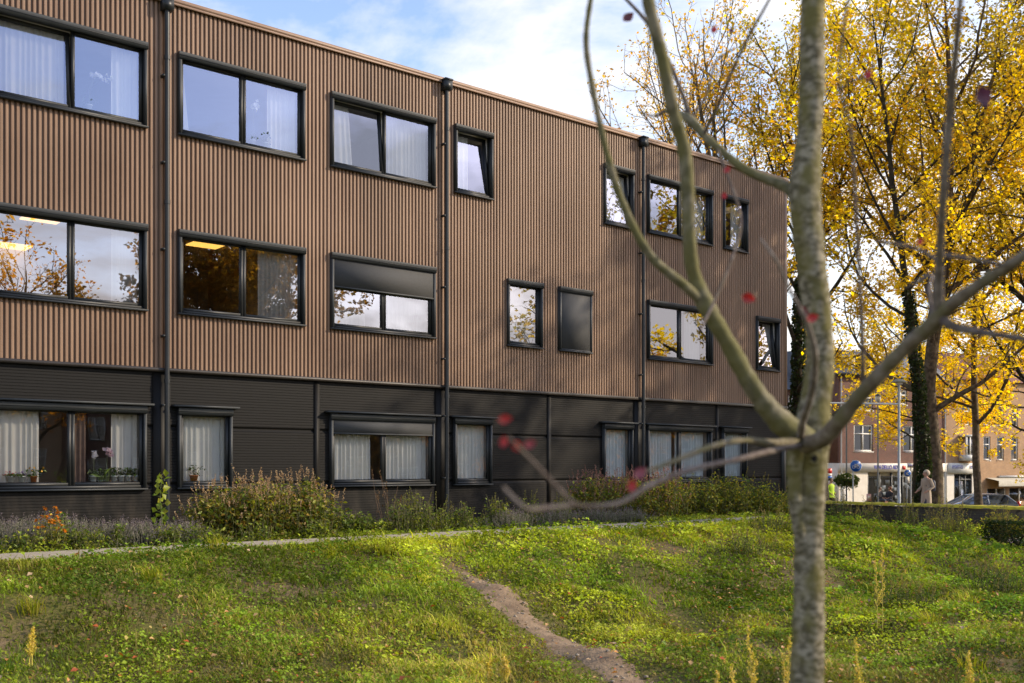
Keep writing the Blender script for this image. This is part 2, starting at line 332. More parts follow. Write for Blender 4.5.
# ------------------------------------------------------------------ ground
def soilmat():
    m, nt, n, l, out = newmat('soil_and_turf')
    b = n.new('ShaderNodeBsdfPrincipled'); b.inputs['Roughness'].default_value = .95; b.inputs['Specular IOR Level'].default_value = .1; l.new(b.outputs[0], out.inputs[0])
    tc = n.new('ShaderNodeTexCoord')
    n1 = n.new('ShaderNodeTexNoise'); n1.inputs['Scale'].default_value = .9; n1.inputs['Detail'].default_value = 8; l.new(tc.outputs['Object'], n1.inputs[0])
    n2 = n.new('ShaderNodeTexNoise'); n2.inputs['Scale'].default_value = 22; n2.inputs['Detail'].default_value = 6; l.new(tc.outputs['Object'], n2.inputs[0])
    r = n.new('ShaderNodeValToRGB'); e = r.color_ramp.elements
    e[0].position = .36; e[0].color = (.085, .10, .02, 1); e[1].position = .62; e[1].color = (.175, .125, .075, 1)
    k = e.new(.48); k.color = (.12, .105, .035, 1)
    ad = n.new('ShaderNodeMath'); ad.operation = 'MULTIPLY_ADD'; ad.inputs[1].default_value = .45; l.new(n2.outputs[0], ad.inputs[0])
    s2 = n.new('ShaderNodeMath'); s2.operation = 'MULTIPLY'; s2.inputs[1].default_value = .55; l.new(n1.outputs[0], s2.inputs[0]); l.new(s2.outputs[0], ad.inputs[2])
    l.new(ad.outputs[0], r.inputs[0]); l.new(r.outputs[0], b.inputs['Base Color'])
    bp = n.new('ShaderNodeBump'); bp.inputs['Strength'].default_value = .8; bp.inputs['Distance'].default_value = .04; l.new(n2.outputs[0], bp.inputs['Height']); l.new(bp.outputs[0], b.inputs['Normal'])
    return m
def grid_sheet(name, xs, ys, fz, m, T=None):
    gx, gy = np.meshgrid(xs, ys); X, Y = (gx, gy) if T is None else T(gx, gy)
    Zz = fz(X, Y); v = np.stack([X, Y, Zz], -1).reshape(-1, 3); a, b = len(ys), len(xs)
    i = np.arange(a-1)[:, None]*b; j = np.arange(b-1)[None]
    o = MB().add(v, np.stack([i+j, i+j+1, i+b+j+1, i+b+j], -1).reshape(-1, 4)).build(name, m, None, True)
    o['kind'] = 'structure'; return o
def span(a, b, far, st, far_n=14):
    inner = np.arange(a, b+1e-6, st)
    g = np.geomspace(1, far, far_n)
    return np.concatenate([a-g[::-1], inner, b+g])
grid_sheet('ground', span(-16, 24, 900, .25), span(-3, 40, 900, .25), h, soilmat())
T_se = lambda s, e: (P0[0]+s*D[0]+e*N[0], P0[1]+s*D[1]+e*N[1])
M_PATH = mat('path_concrete', (.40, .35, .275), (.29, .25, .19), rough=.9, scale=6, bump=.3)
M_DIRT = mat('trodden_earth', (.155, .103, .060), (.285, .20, .122), rough=.95, scale=4, bump=.9, bscale=24, detail=9)
M_PAVE = mat('brick_paving', (.26, .19, .16), (.20, .15, .13), rough=.9, scale=14, bump=.3)
M_ROAD = mat('road_asphalt', (.05, .05, .052), (.065, .064, .063), rough=.85, scale=10, bump=.2)
grid_sheet('garden_path', np.arange(-9, 18.9, .3), np.linspace(3.05, 4.55, 7), lambda X, Y: h(X, Y)+.02, M_PATH, T_se)
grid_sheet('paved_path', np.arange(15.6, 19.3, .3), np.linspace(5.9, 7.2, 6), lambda X, Y: h(X, Y)+.03, M_PAVE, T_se)
grid_sheet('pavement', np.linspace(20.2, 29, 30), np.linspace(-30, 30, 50), lambda X, Y: h(X, Y)+.02, M_PAVE, T_se)
grid_sheet('road', np.linspace(31, 46, 40), np.linspace(-60, 60, 80), lambda X, Y: h(X, Y)+.012, M_ROAD, T_se)
# dirt trail trodden down the bank: centre line from measured ground points
TR = np.array([(-.66, 14.5), (-.42, 13.9), (-.08, 13.0), (.25, 12.35), (.62, 11.5), (.95, 10.6), (1.35, 9.6), (1.75, 8.6), (2.3, 7.2)])
def trail_pts(n=80):
    t = np.linspace(0, len(TR)-1, n); return np.stack([np.interp(t, np.arange(len(TR)), TR[:, i]) for i in (0, 1)], 1)
TP = trail_pts()
def trail_dist(X, Y):
    d = np.full(np.shape(X), 99.)
    for p in TP: d = np.minimum(d, np.hypot(X-p[0], Y-p[1]))
    return d
mb = MB(); tg = np.gradient(TP, axis=0); nn = np.stack([-tg[:, 1], tg[:, 0]], 1); nn /= np.linalg.norm(nn, axis=1)[:, None]
off = np.linspace(-1, 1, 7); V = []
for i, p in enumerate(TP):
    wd = (.21+.13*vnoise(i*.21, 1.)+.08*vnoise(i*.9, 4.))*min(1, .35+i/18)*(1+.5*max(0, (i-35)/45))
    for o_ in off:
        q = p+nn[i]*wd*o_*(1+.15*(vnoise(i*.7, o_*3+9)-.5)); V.append((q[0], q[1], float(h(q[0], q[1]))+.026-.06*abs(o_)**2))
i = np.arange(len(TP)-1)[:, None]*7; j = np.arange(6)[None]
o = mb.add(V, np.stack([i+j, i+j+1, i+7+j+1, i+7+j], -1).reshape(-1, 4)).build('dirt_trail', M_DIRT, None, True); o['kind'] = 'structure'

# ------------------------------------------------------------------ the building
BZ0, BZM, BZT = 2.80, 2.87, 9.25
WIN = []   # name, s0, s1, z0, z1, panes, row
Z3, Z2, Z1 = (6.99, 8.42), (3.85, 5.31), (.79, 2.19)
def win(tag_, s0, s1, zz, panes, **k): WIN.append(dict(t=tag_, s0=s0, s1=s1, z0=zz[0], z1=zz[1], panes=panes, **k))
win('3a', -2.80, -.33, Z3, 2, tilt=[0]); win('3b', .23, 2.70, Z3, 2); win('3c', 3.27, 5.74, Z3, 2, tilt=[0])
win('3d', 6.26, 7.28, Z3, 1, tilt=[0]); win('3e', 10.71, 11.72, Z3, 1, tilt=[0]); win('3f', 12.24, 14.71, Z3, 2); win('3g', 15.18, 16.2, Z3, 1)
win('2a', -2.80, -.33, Z2, 2); win('2b', .23, 2.70, Z2, 2); win('2c', 3.27, 5.74, Z2, 2, blind=.40)
win('2d', 7.7, 8.73, Z2, 1); win('2e', 9.25, 10.28, Z2, 1, blind=1.0); win('2f', 12.24, 14.71, Z2, 2); win('2g', 16.6, 17.63, Z2, 1, tilt=[0])
win('1a', -2.80, -.33, Z1, 2); win('1b', .23, 1.24, Z1, 1); win('1c', 3.27, 5.74, Z1, 2, blind=.2); win('1d', 6.26, 7.28, Z1, 1)
win('1e', 10.71, 11.72, Z1, 1); win('1f', 12.24, 14.71, Z1, 2); win('1g', 15.18, 16.2, Z1, 1)
for a in (-5.77, -11.77, -8.8):
    for zz, tt in ((Z3, '3'), (Z2, '2'), (Z1, '1')): win(tt+'x', a, a+2.47, zz, 2)
root = thing('modular_building', 'long three-storey building with brown ribbed upper cladding above a black ground floor', 'building', (P0[0], P0[1], 0), BROT)
S0, S1, DEP = -14.0, 18.0, 11.0
def spans(lo, hi, cuts):
    cur = lo; r = []
    for a, b in sorted(cuts):
        if a > cur: r.append((cur, min(a, hi)))
        cur = max(cur, b)
    if cur < hi: r.append((cur, hi))
    return r
# upper ribbed sheet
per = .0828; prof = [(0, .003), (.006, 0), (.034, 0), (.040, .003), (.051, .028), (.0718, .028), (.0828, .003)]
bp_ = []
k = 0
while S0+k*per < S1-1e-6:
    for a, y in prof[:-1]:
        if S0+k*per+a < S1: bp_.append((S0+k*per+a, y))
    k += 1
bp_.append((S1, bp_[-1][1]))
bs = np.array(bp_)
extra = sorted({x for q in WIN if q['z0'] > 3 for x in (q['s0']+.02, q['s1']-.02)})
bs = np.array(sorted([tuple(x) for x in bs]+[(x, float(np.interp(x, bs[:, 0], bs[:, 1]))) for x in extra]))
mb = MB()
for (a, ya), (b, yb) in zip(bs[:-1], bs[1:]):
    if b-a < 1e-5: continue
    mid = (a+b)/2
    cuts = [(q['z0']+.02, q['z1']-.02) for q in WIN if q['z0'] > 3 and q['s0']+.02 < mid < q['s1']-.02]
    for z0, z1 in spans(BZM, BZT, cuts): mb.quad((a, ya, z0), (b, yb, z0), (b, yb, z1), (a, ya, z1))
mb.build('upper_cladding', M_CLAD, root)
# lower micro-ribbed panels
zs = [(-.3, .04)]; z = -.3
JZ = (.83, 1.85)
while z < BZ0-.002:
    for dz, y in ((0, .04), (.036, .04), (.041, .046), (.046, .046)):
        zz = z+dz; yy = y
        if any(abs(zz-J) < .028 for J in JZ): yy = .07
        zs.append((zz, yy))
    z += .05
zs = [q for q in zs if q[0] < BZ0]+[(BZ0, .04)]
ex = sorted({x for q in WIN if q['z0'] < 3 for x in (q['z0']+.02, q['z1']-.02)}); za = np.array(sorted(zs))
zs = sorted([tuple(x) for x in za]+[(x, float(np.interp(x, za[:, 0], za[:, 1]))) for x in ex])
mb = MB()
for (a, ya), (b, yb) in zip(zs[:-1], zs[1:]):
    if b-a < 1e-5: continue
    mid = (a+b)/2
    cuts = [(q['s0']+.02, q['s1']-.02) for q in WIN if q['z0'] < 3 and q['z0']+.02 < mid < q['z1']-.02]
    for s0, s1 in spans(S0, S1-.02, cuts): mb.quad((s0, ya, a), (s1, ya, a), (s1, yb, b), (s0, yb, b))
mb.build('lower_cladding', M_BLACK, root)
for J in np.arange(-12, 18.1, 3):
    wide = abs(J % 6) < .01
    if J > 17.5: MB().box(J-.16, J+.0, .0, .12, -.3, BZ0-.003).build('corner_trim', M_FRAME, root); continue
    m = MB()
    if wide: m.box(J-.20, J+.10, .012, .075, -.3, BZ0-.003)
    else: m.box(J-.055, J+.045, .02, .075, -.3, BZ0-.003)
    m.build('panel_joint', M_BLACK, root)
MB().box(S0, S1+.03, -.045, .3, BZ0, BZM-.002).build('ledge', M_LEDGE, root)
MB().box(S0, S1+.05, -.05, .30, BZT, BZT+.075).box(S0, S1+.05, -.05, -.042, BZT-.045, BZT-.002).build('coping', M_COPE, root)
MB().box(S1-.07, S1+.03, -.012, .10, BZM, BZT-.004).build('corner_trim', M_COPE, root)
# carcass: closed outer walls, roof, floors and rooms
m = MB(); m.box(S1-.02, S1, .10, DEP, -.3, BZT-.004); m.box(S0, S0+.02, .10, DEP, -.3, BZT-.004); m.box(S0+.02, S1-.02, DEP-.05, DEP, -.3, BZT-.004)
m.build('wall', M_CLAD, root)
MB().box(S0+.03, S1-.03, .31, DEP-.06, BZT-.25, BZT+.02).build('roof', M_LEDGE, root)
m = MB()
LV = [(.12, 2.62), (3.20, 5.62), (6.35, 8.72)]
bounds = [-.2]+[z for a in LV for z in a]+[BZT-.26]
for a, b in zip(bounds[::2], bounds[1::2]): m.box(S0+.03, S1-.03, .30, 5.0, a, b)
for J in np.arange(-12, 18, 3.):
    for a, b in LV: m.box(J-.06, J+.06, .30, 4.9, a+.002, b-.002)
for a, b in LV: m.box(S0+.03, S1-.03, 4.9, 5.0, a+.002, b-.002)
# inner leaf of the facade around the openings
for (a, b), row in zip(LV, '123'):
    ws = sorted((q['s0'], q['s1'], q['z0'], q['z1']) for q in WIN if q['t'][0] == row)
    for s0, s1 in spans(S0+.03, S1-.03, [(x[0], x[1]) for x in ws]): m.quad((s0, .29, a), (s1, .29, a), (s1, .29, b), (s0, .29, b))
    for x in ws:
        m.quad((x[0], .29, a), (x[1], .29, a), (x[1], .29, x[2]), (x[0], .29, x[2])); m.quad((x[0], .29, x[3]), (x[1], .29, x[3]), (x[1], .29, b), (x[0], .29, b))
m.build('interior', M_ROOM, root)
# downpipes
for J in (-6., 0., 6., 12.):
    p = MB().tube([(J, -.095, zz) for zz in (-.1, 3, 6, 9.06)], .044, 14)
    for zz in (2.6, 5.7, 8.2): p.tube([(J, -.095, zz), (J, -.095, zz+.07)], .053, 14)
    dp = p.build('downpipe', M_PIPE, root, True)
    MB().box(J-.09, J+.09, -.18, -.004, 9.05, 9.245).box(J-.10, J+.10, -.19, -.003, 9.247, 9.28).build('hopper', M_PIPE, dp)
    for zz in (.9, 2.2, 3.4, 4.9, 6.4, 7.9): MB().box(J-.085, J-.03, -.115, .0, zz, zz+.035).build('pipe_bracket', M_FRAME, dp)
# windows
PANE = {}
def make_window(q):
    s0, s1, z0, z1 = q['s0'], q['s1'], q['z0'], q['z1']; row = int(q['t'][0]); y0 = -.03 if row > 1 else .0
    bh = .12; fz1 = z1-bh*.55
    gm = {3: M_GL3, 2: M_GL2, 1: M_GL1}[row]
    f = MB(); b = .048
    f.box(s0, s0+b, y0, .10, z0, z1); f.box(s1-b, s1, y0, .10, z0, z1); f.box(s0+b, s1-b, y0, .10, z0, z0+b); f.box(s0+b, s1-b, y0+.02, .10, fz1-.03, z1)
    f.box(s0+b, s1-b, .102, .32, z0+b-.02, z0+.112)
    fr = f.build('window', M_FRAME, root)
    MB().box(s0+b-.01, s0+b+.004, .10, .30, z0+b, fz1-.03).box(s1-b-.004, s1-b+.01, .10, .30, z0+b, fz1-.03).box(s0+b, s1-b, .10, .30, fz1-.034, fz1-.02).build('reveal', M_REVEAL, fr)
    # roller blind box with rounded front
    a = np.linspace(0, math.pi/2, 5); yb = y0-.062
    pr = [(y0+.01, z1-bh), (yb+.005, z1-bh)]+[(yb+.012-.012*math.cos(t), z1-.012+.012*math.sin(t)) for t in a]+[(y0+.01, z1)]
    bx = MB(); xs = (s0-.005, s1+.005); v = [(x, y, z) for x in xs for y, z in pr]; k = len(pr)
    bx.add(v, [(i, (i+1) % k, k+(i+1) % k, k+i) for i in range(k)])
    for off_, fl in ((0, 0), (k, 1)):
        bx.add([v[off_+i] for i in range(k)]+[np.mean([v[off_+i] for i in range(k)], 0)], None, [(k, i, (i+1) % k) for i in range(k)])
    bo = bx.build('blind_box', M_BOX, fr)
    MB().box(s0-.006, s1+.006, yb-.004, y0+.005, z1-bh*.55-.004, z1-bh*.55+.004).build('box_seam', M_FRAME, bo)
    if row == 1: MB().box(s0-.10, s1+.10, -.12, .05, z1+.012, z1+.045).build('drip_ledge', M_BOX, fr)
    for x in (s0, s1-.05): MB().box(x, x+.05, y0-.035, y0-.001, z0+.004, z1-bh-.003).build('guide_rail', M_BOX, fr)
    MB().box(s0-.015, s1+.015, y0-.05, y0+.02, z0-.03, z0-.002).build('sill', M_BOX, fr)
    iw0, iw1 = s0+b, s1-b; npn = q['panes']; mw = .035
    xs = np.linspace(iw0, iw1, npn+1); iz0, iz1 = z0+b, fz1-.03
    q['in'] = (iw0, iw1, iz0, iz1, xs)
    for i in range(npn):
        a, c = xs[i]+.004, xs[i+1]-.004; sb = .05
        def tr(mbx):
            if i in q.get('tilt', []):
                ang = R(5.2 if npn == 2 else 6.5); ca, sa = math.cos(ang), math.sin(ang)
                for vv in mbx.v:
                    dy, dz = vv[:, 1]-.05, vv[:, 2]-iz0; vv[:, 1] = .05+dy*ca+dz*sa; vv[:, 2] = iz0+dz*ca-dy*sa
            return mbx
        sh = MB(); sy = (.012, .08)
        sh.box(a, a+sb, *sy, iz0+.004, iz1-.004).box(c-sb, c, *sy, iz0+.004, iz1-.004).box(a+sb, c-sb, *sy, iz0+.004, iz0+sb).box(a+sb, c-sb, *sy, iz1-sb, iz1-.004)
        tr(sh).build('sash', M_FRAME, fr)
        jit = rs.randn(2)*.0012
        g = MB().quad((a+sb-.005, .045+jit[0], iz0+sb-.005), (c-sb+.005, .045-jit[0], iz0+sb-.005), (c-sb+.005, .045-jit[0]+jit[1], iz1-sb+.005), (a+sb-.005, .045+jit[0]+jit[1], iz1-sb+.005))
        tr(g).build('pane', gm, fr)
    if q.get('blind'):
        zb = z1-bh-(z1-bh-z0-.03)*q['blind']
        MB().box(s0+.05, s1-.05, y0-.022, y0-.016, zb, z1-bh+.02).build('blind', M_BLIND if row > 1 else M_BLIND2, fr)
        MB().box(s0+.05, s1-.05, y0-.032, y0-.008, zb-.03, zb-.001).build('blind_rail', M_BOX, fr)
for q in WIN: make_window(q)
WD = {q['t']: q for q in WIN if 'x' not in q['t']}

# ------------------------------------------------------------------ curtains, pots and lamps behind the glass
WN = {'3a': 'the leftmost top-floor window', '3b': 'the second top-floor window', '3c': 'the top-floor window left of the middle downpipe',
      '3d': 'the narrow top-floor window by the middle downpipe', '3e': 'the narrow top-floor window left of the third downpipe',
      '3f': 'the wide top-floor window past the third downpipe', '2a': 'the leftmost middle-floor window', '2b': 'the second middle-floor window',
      '2c': 'the half-screened middle-floor window', '2d': 'the narrow middle-floor window beside the closed screen', '2f': 'the wide middle-floor window past the third downpipe', '2g': 'the narrow middle-floor window at the corner',
      '1a': 'the leftmost ground-floor window', '1b': 'the potted-plant window', '1c': 'the half-screened ground-floor window',
      '1d': 'the narrow ground-floor window beside the middle downpipe', '1e': 'the narrow ground-floor window left of the third downpipe', '1f': 'the wide ground-floor window past the third downpipe', '1g': 'the last narrow ground-floor window', '3g': 'the last narrow top-floor window'}
def curtain(t, f0, f1, lab, m=M_CUR, y=.205, flare=0):
    f0 = max(f0, .012); f1 = min(f1, .988)
    q = WD[t]; a, b, z0, z1, xs = q['in']; s0, s1 = a+(b-a)*f0, a+(b-a)*f1
    nfold = max(3, int((s1-s0)/.095)); nx = nfold*8; u = np.linspace(0, 1, nx); rr = np.random.RandomState(int(abs(s0)*1000) % 9999)
    ph = u*nfold*2*math.pi+1.2*np.interp(u*nfold, np.arange(nfold+2), rr.randn(nfold+2)); amp = np.interp(u*nfold, np.arange(nfold+2), .012+.026*rr.rand(nfold+2))
    zz = np.linspace(z1+.0, z0+.065, 7); V = []
    for k_, zk in enumerate(zz):
        g = k_/6; sft = flare*g*(1-u) if flare > 0 else flare*g*u
        V.append(np.stack([s0+(s1-s0)*u-sft, y+amp*np.sin(ph)*(.6+.5*g), np.full(nx, zk)], 1))
    i = np.arange(6)[:, None]*nx; j = np.arange(nx-1)[None]
    o = MB().add(np.concatenate(V), np.stack([i+j, i+j+1, i+nx+j+1, i+nx+j], -1).reshape(-1, 4)).build('curtain', m, None, True)
    o.location = root.location; o.rotation_euler = root.rotation_euler
    return tag(o, lab, 'curtain', 'curtains behind the windows')
C = curtain
C('3a', -.02, .47, 'sheer white curtain hanging in the tilted left half of '+WN['3a']); C('3a', .80, 1.0, 'gathered white curtain at the right end of '+WN['3a'])
C('3b', -.01, .05, 'thin white curtain edge at the left side of '+WN['3b'], flare=-.12); C('3b', .74, 1.0, 'white curtain gathered behind the right pane of '+WN['3b'])
C('3c', -.01, .20, 'white curtain gathered at the left end of '+WN['3c'], flare=-.1); C('3c', .52, 1.0, 'white curtain drawn across the right pane of '+WN['3c'])
C('3d', -.02, .5, 'white curtain half drawn behind '+WN['3d']); C('3e', -.02, 1.0, 'bright white curtain drawn across '+WN['3e'])
C('3f', .83, 1.0, 'pale curtain gathered at the right end of '+WN['3f'], M_CURG); C('3g', .55, 1.0, 'pale curtain half drawn behind '+WN['3g'], M_CURG)
C('2a', .80, 1.0, 'pale grey curtain gathered at the right end of '+WN['2a'], M_CURG); C('2b', .66, 1.0, 'pale grey curtain gathered behind the right pane of '+WN['2b'], M_CURG)
C('2c', -.01, .36, 'pale curtain half drawn behind the left pane of '+WN['2c'], M_CURG); C('2c', .52, 1.0, 'sheer white curtain across the right pane of '+WN['2c'])
C('2d', -.02, 1.0, 'striped-looking pale curtain drawn across '+WN['2d'], M_CURG); C('2f', .66, .9, 'pale curtain gathered behind the right pane of '+WN['2f'], M_CURG)
C('2g', .55, 1.0, 'pale curtain hanging inside '+WN['2g'], M_CURG)
C('1a', -.02, .31, 'pale sheer curtain behind the left pane of '+WN['1a'], M_CURG); C('1a', .80, 1.0, 'pale curtain gathered at the right end of '+WN['1a'], M_CURG)
C('1a', .515, .62, 'brownish net curtain beside the mullion of '+WN['1a'], mat('brown_net', (.16, .10, .07), (.22, .14, .10), rough=.9))
C('1b', -.02, 1.0, 'white curtain drawn across '+WN['1b']); C('1c', -.02, .42, 'white curtain drawn across the left pane of '+WN['1c']); C('1c', .54, 1.0, 'white curtain drawn across the right pane of '+WN['1c'])
C('1d', -.02, 1.0, 'white pleated curtain drawn across '+WN['1d']); C('1e', -.02, 1.0, 'blue-white curtain drawn across '+WN['1e'], M_CURB)
C('1f', -.02, .46, 'blue-white curtain drawn across the left pane of '+WN['1f'], M_CURB); C('1f', .5, 1.0, 'blue-white curtain drawn across the right pane of '+WN['1f'], M_CURB); C('1g', -.02, 1.0, 'blue-white curtain drawn across '+WN['1g'], M_CURB)
def on_sill(s, zrow, y=.135):
    p = loc(s, -y); return (p[0], p[1], zrow+.114)
M_POTW = mat('white_pot', (.72, .74, .70), (.62, .66, .62), rough=.35); M_POTO = mat('orange_pot', (.62, .20, .05), (.52, .16, .04), rough=.5); M_POTG = mat('green_pot', (.35, .42, .18), (.28, .36, .14), rough=.4)
M_STEM = mat('plant_stem', (.10, .14, .04), (.14, .16, .06), rough=.7)
def pot(parent, m, r=.055, hh=.10): MB().lathe([(.001, .002), (r*.75, .002), (r, hh), (r*1.06, hh), (r*1.06, hh-.018), (r*.9, hh-.012), (.001, hh-.015)], 14).build('pot', m, parent, True)
def foliage(parent, n_, rad, z0, z1, size, cols, mt=M_GLEAF, name='foliage', up=.2, rng=rs, aspect=.5):
    c = np.stack([rng.randn(n_)*rad*.5, rng.randn(n_)*rad*.5, rng.uniform(z0, z1, n_)], 1)
    col = np.array(cols)[rng.randint(len(cols), size=n_)]*rng.uniform(.7, 1.3, (n_, 1))
    return MB().leaves(c, size*rng.uniform(.6, 1.3, n_), col, up, aspect, rng).build(name, mt, parent)
GREEN = [(.07, .12, .02), (.10, .15, .03), (.05, .09, .02)]
def orchid(s, zrow, lab, fc=(.82, .78, .80), hh=.45, lean=.12, pm=M_POTW):
    t = thing('potted_orchid', lab, 'orchid', on_sill(s, zrow), BROT, 'flowers on the window sills'); pot(t, pm)
    foliage(t, 10, .10, .10, .18, .16, GREEN, up=.1, aspect=.3)
    arc = [(0, 0, .09), (.01, .0, hh*.6), (lean*.4, 0, hh*.92), (lean, 0, hh), (lean*1.7, 0, hh*.95)]
    MB().tube(arc, .005, 5).build('stem', M_STEM, t)
    p = np.array([np.array([(np.interp(u, [0, 1], [lean*.2, lean*1.8])), rs.randn()*.02, hh+.02*rs.randn()-.05*abs(u-.5)]) for u in np.linspace(0, 1, 7) for _ in range(5)])
    p += rs.randn(*p.shape)*.018
    MB().leaves(p, .075, np.tile(fc, (len(p), 1)), -.1, .9).build('blossom', M_RED, t)
def potplant(s, zrow, lab, pm, cols=GREEN, fl=None, hh=.22, r=.055, rad=.10):
    t = thing('potted_plant', lab, 'potted plant', on_sill(s, zrow), BROT, 'flowers on the window sills'); pot(t, pm, r)
    MB().tube([(0, 0, .08), (0, 0, hh)], .006, 5).build('stem', M_STEM, t)
    foliage(t, 50, rad, .09, hh, .06, cols)
    if fl: foliage(t, 16, rad, hh-.04, hh+.05, .045, [fl], M_RED, 'blossom')
orchid(sx(92), Z3[0], 'white orchid in a pot on the sill of the leftmost top-floor window', hh=.62, lean=.2, fc=(.9, .9, .9))
orchid(sx(256), Z3[0], 'small white orchid in the top-floor window right of the first downpipe', hh=.75, lean=.05, fc=(.9, .9, .9))
potplant(sx(269), Z3[0], 'green pot plant beside the white curtain in the second top-floor window', M_POTW, hh=.3)
orchid(sx(96), Z1[0], 'white orchid with a tall stem, left in the leftmost ground-floor window', hh=.46, lean=.02)
orchid(sx(109), Z1[0], 'pink and white orchid before the curtain in the leftmost ground-floor window', hh=.50, lean=.04, fc=(.75, .55, .6), pm=M_POTG)
for x, pm, lb in ((103.5, M_POTG, 'green pot plant between the two orchids in the leftmost ground-floor window'), (117, M_POTW, 'leafy plant in a pale pot right of the pink orchid, ground floor'),
                  (124, M_POTW, 'leafy plant in the fourth pale pot from the right, leftmost ground-floor window'), (131, M_POTW, 'low plant in a white pot, last but one on the ground-floor sill'), (138, M_POTW, 'plant in a white pot at the right end of the leftmost ground-floor sill')):
    potplant(sx(x), Z1[0], lb, pm, hh=.19+.05*rs.rand())
potplant(sx(13), Z1[0], 'red-flowered plant at the left edge of the ground-floor sill', M_POTW, fl=(.65, .05, .06), hh=.13)
potplant(sx(24), Z1[0], 'purple-flowered plant beside the red one on the ground-floor sill', M_POTW, fl=(.25, .08, .45), hh=.13)
potplant(sx(36), Z1[0], 'yellow-flowered plant on the ground-floor sill left of the mullion', M_POTO, fl=(.75, .42, .03), hh=.20, rad=.14)
potplant(sx(197), Z1[0], 'bushy plant in an orange pot in the narrow ground-floor window', M_POTO, fl=(.8, .8, .8), hh=.27, r=.075, rad=.17)
M_LAMP = emitmat('lit_ceiling_panel', (1.0, .52, .10), 2.4)
def ceil_lamp(px, py, zc, lab, sz=(.62, .6)):
    Z = F*(zc-EYE)/(HY-py); X = (px-CX)/F*Z; s, e = se(X, Z)
    p = loc(s, e); t = thing('ceiling_light', lab, 'ceiling light', (p[0], p[1], zc), BROT, 'lit ceiling panels')
    MB().box(-sz[0]/2-.02, sz[0]/2+.02, -sz[1]/2-.02, sz[1]/2+.02, .022, .05).build('housing', M_WHITE, t)
    MB().box(-sz[0]/2, sz[0]/2, -sz[1]/2, sz[1]/2, .0, .02).build('diffuser', M_LAMP, t)
ceil_lamp(43, 219, 5.55, 'large lit yellow ceiling panel in the leftmost middle-floor room'); ceil_lamp(12, 247, 5.55, 'small lit ceiling panel deeper in the leftmost middle-floor room')
ceil_lamp(207, 245, 5.55, 'lit yellow ceiling panel behind the second middle-floor window')

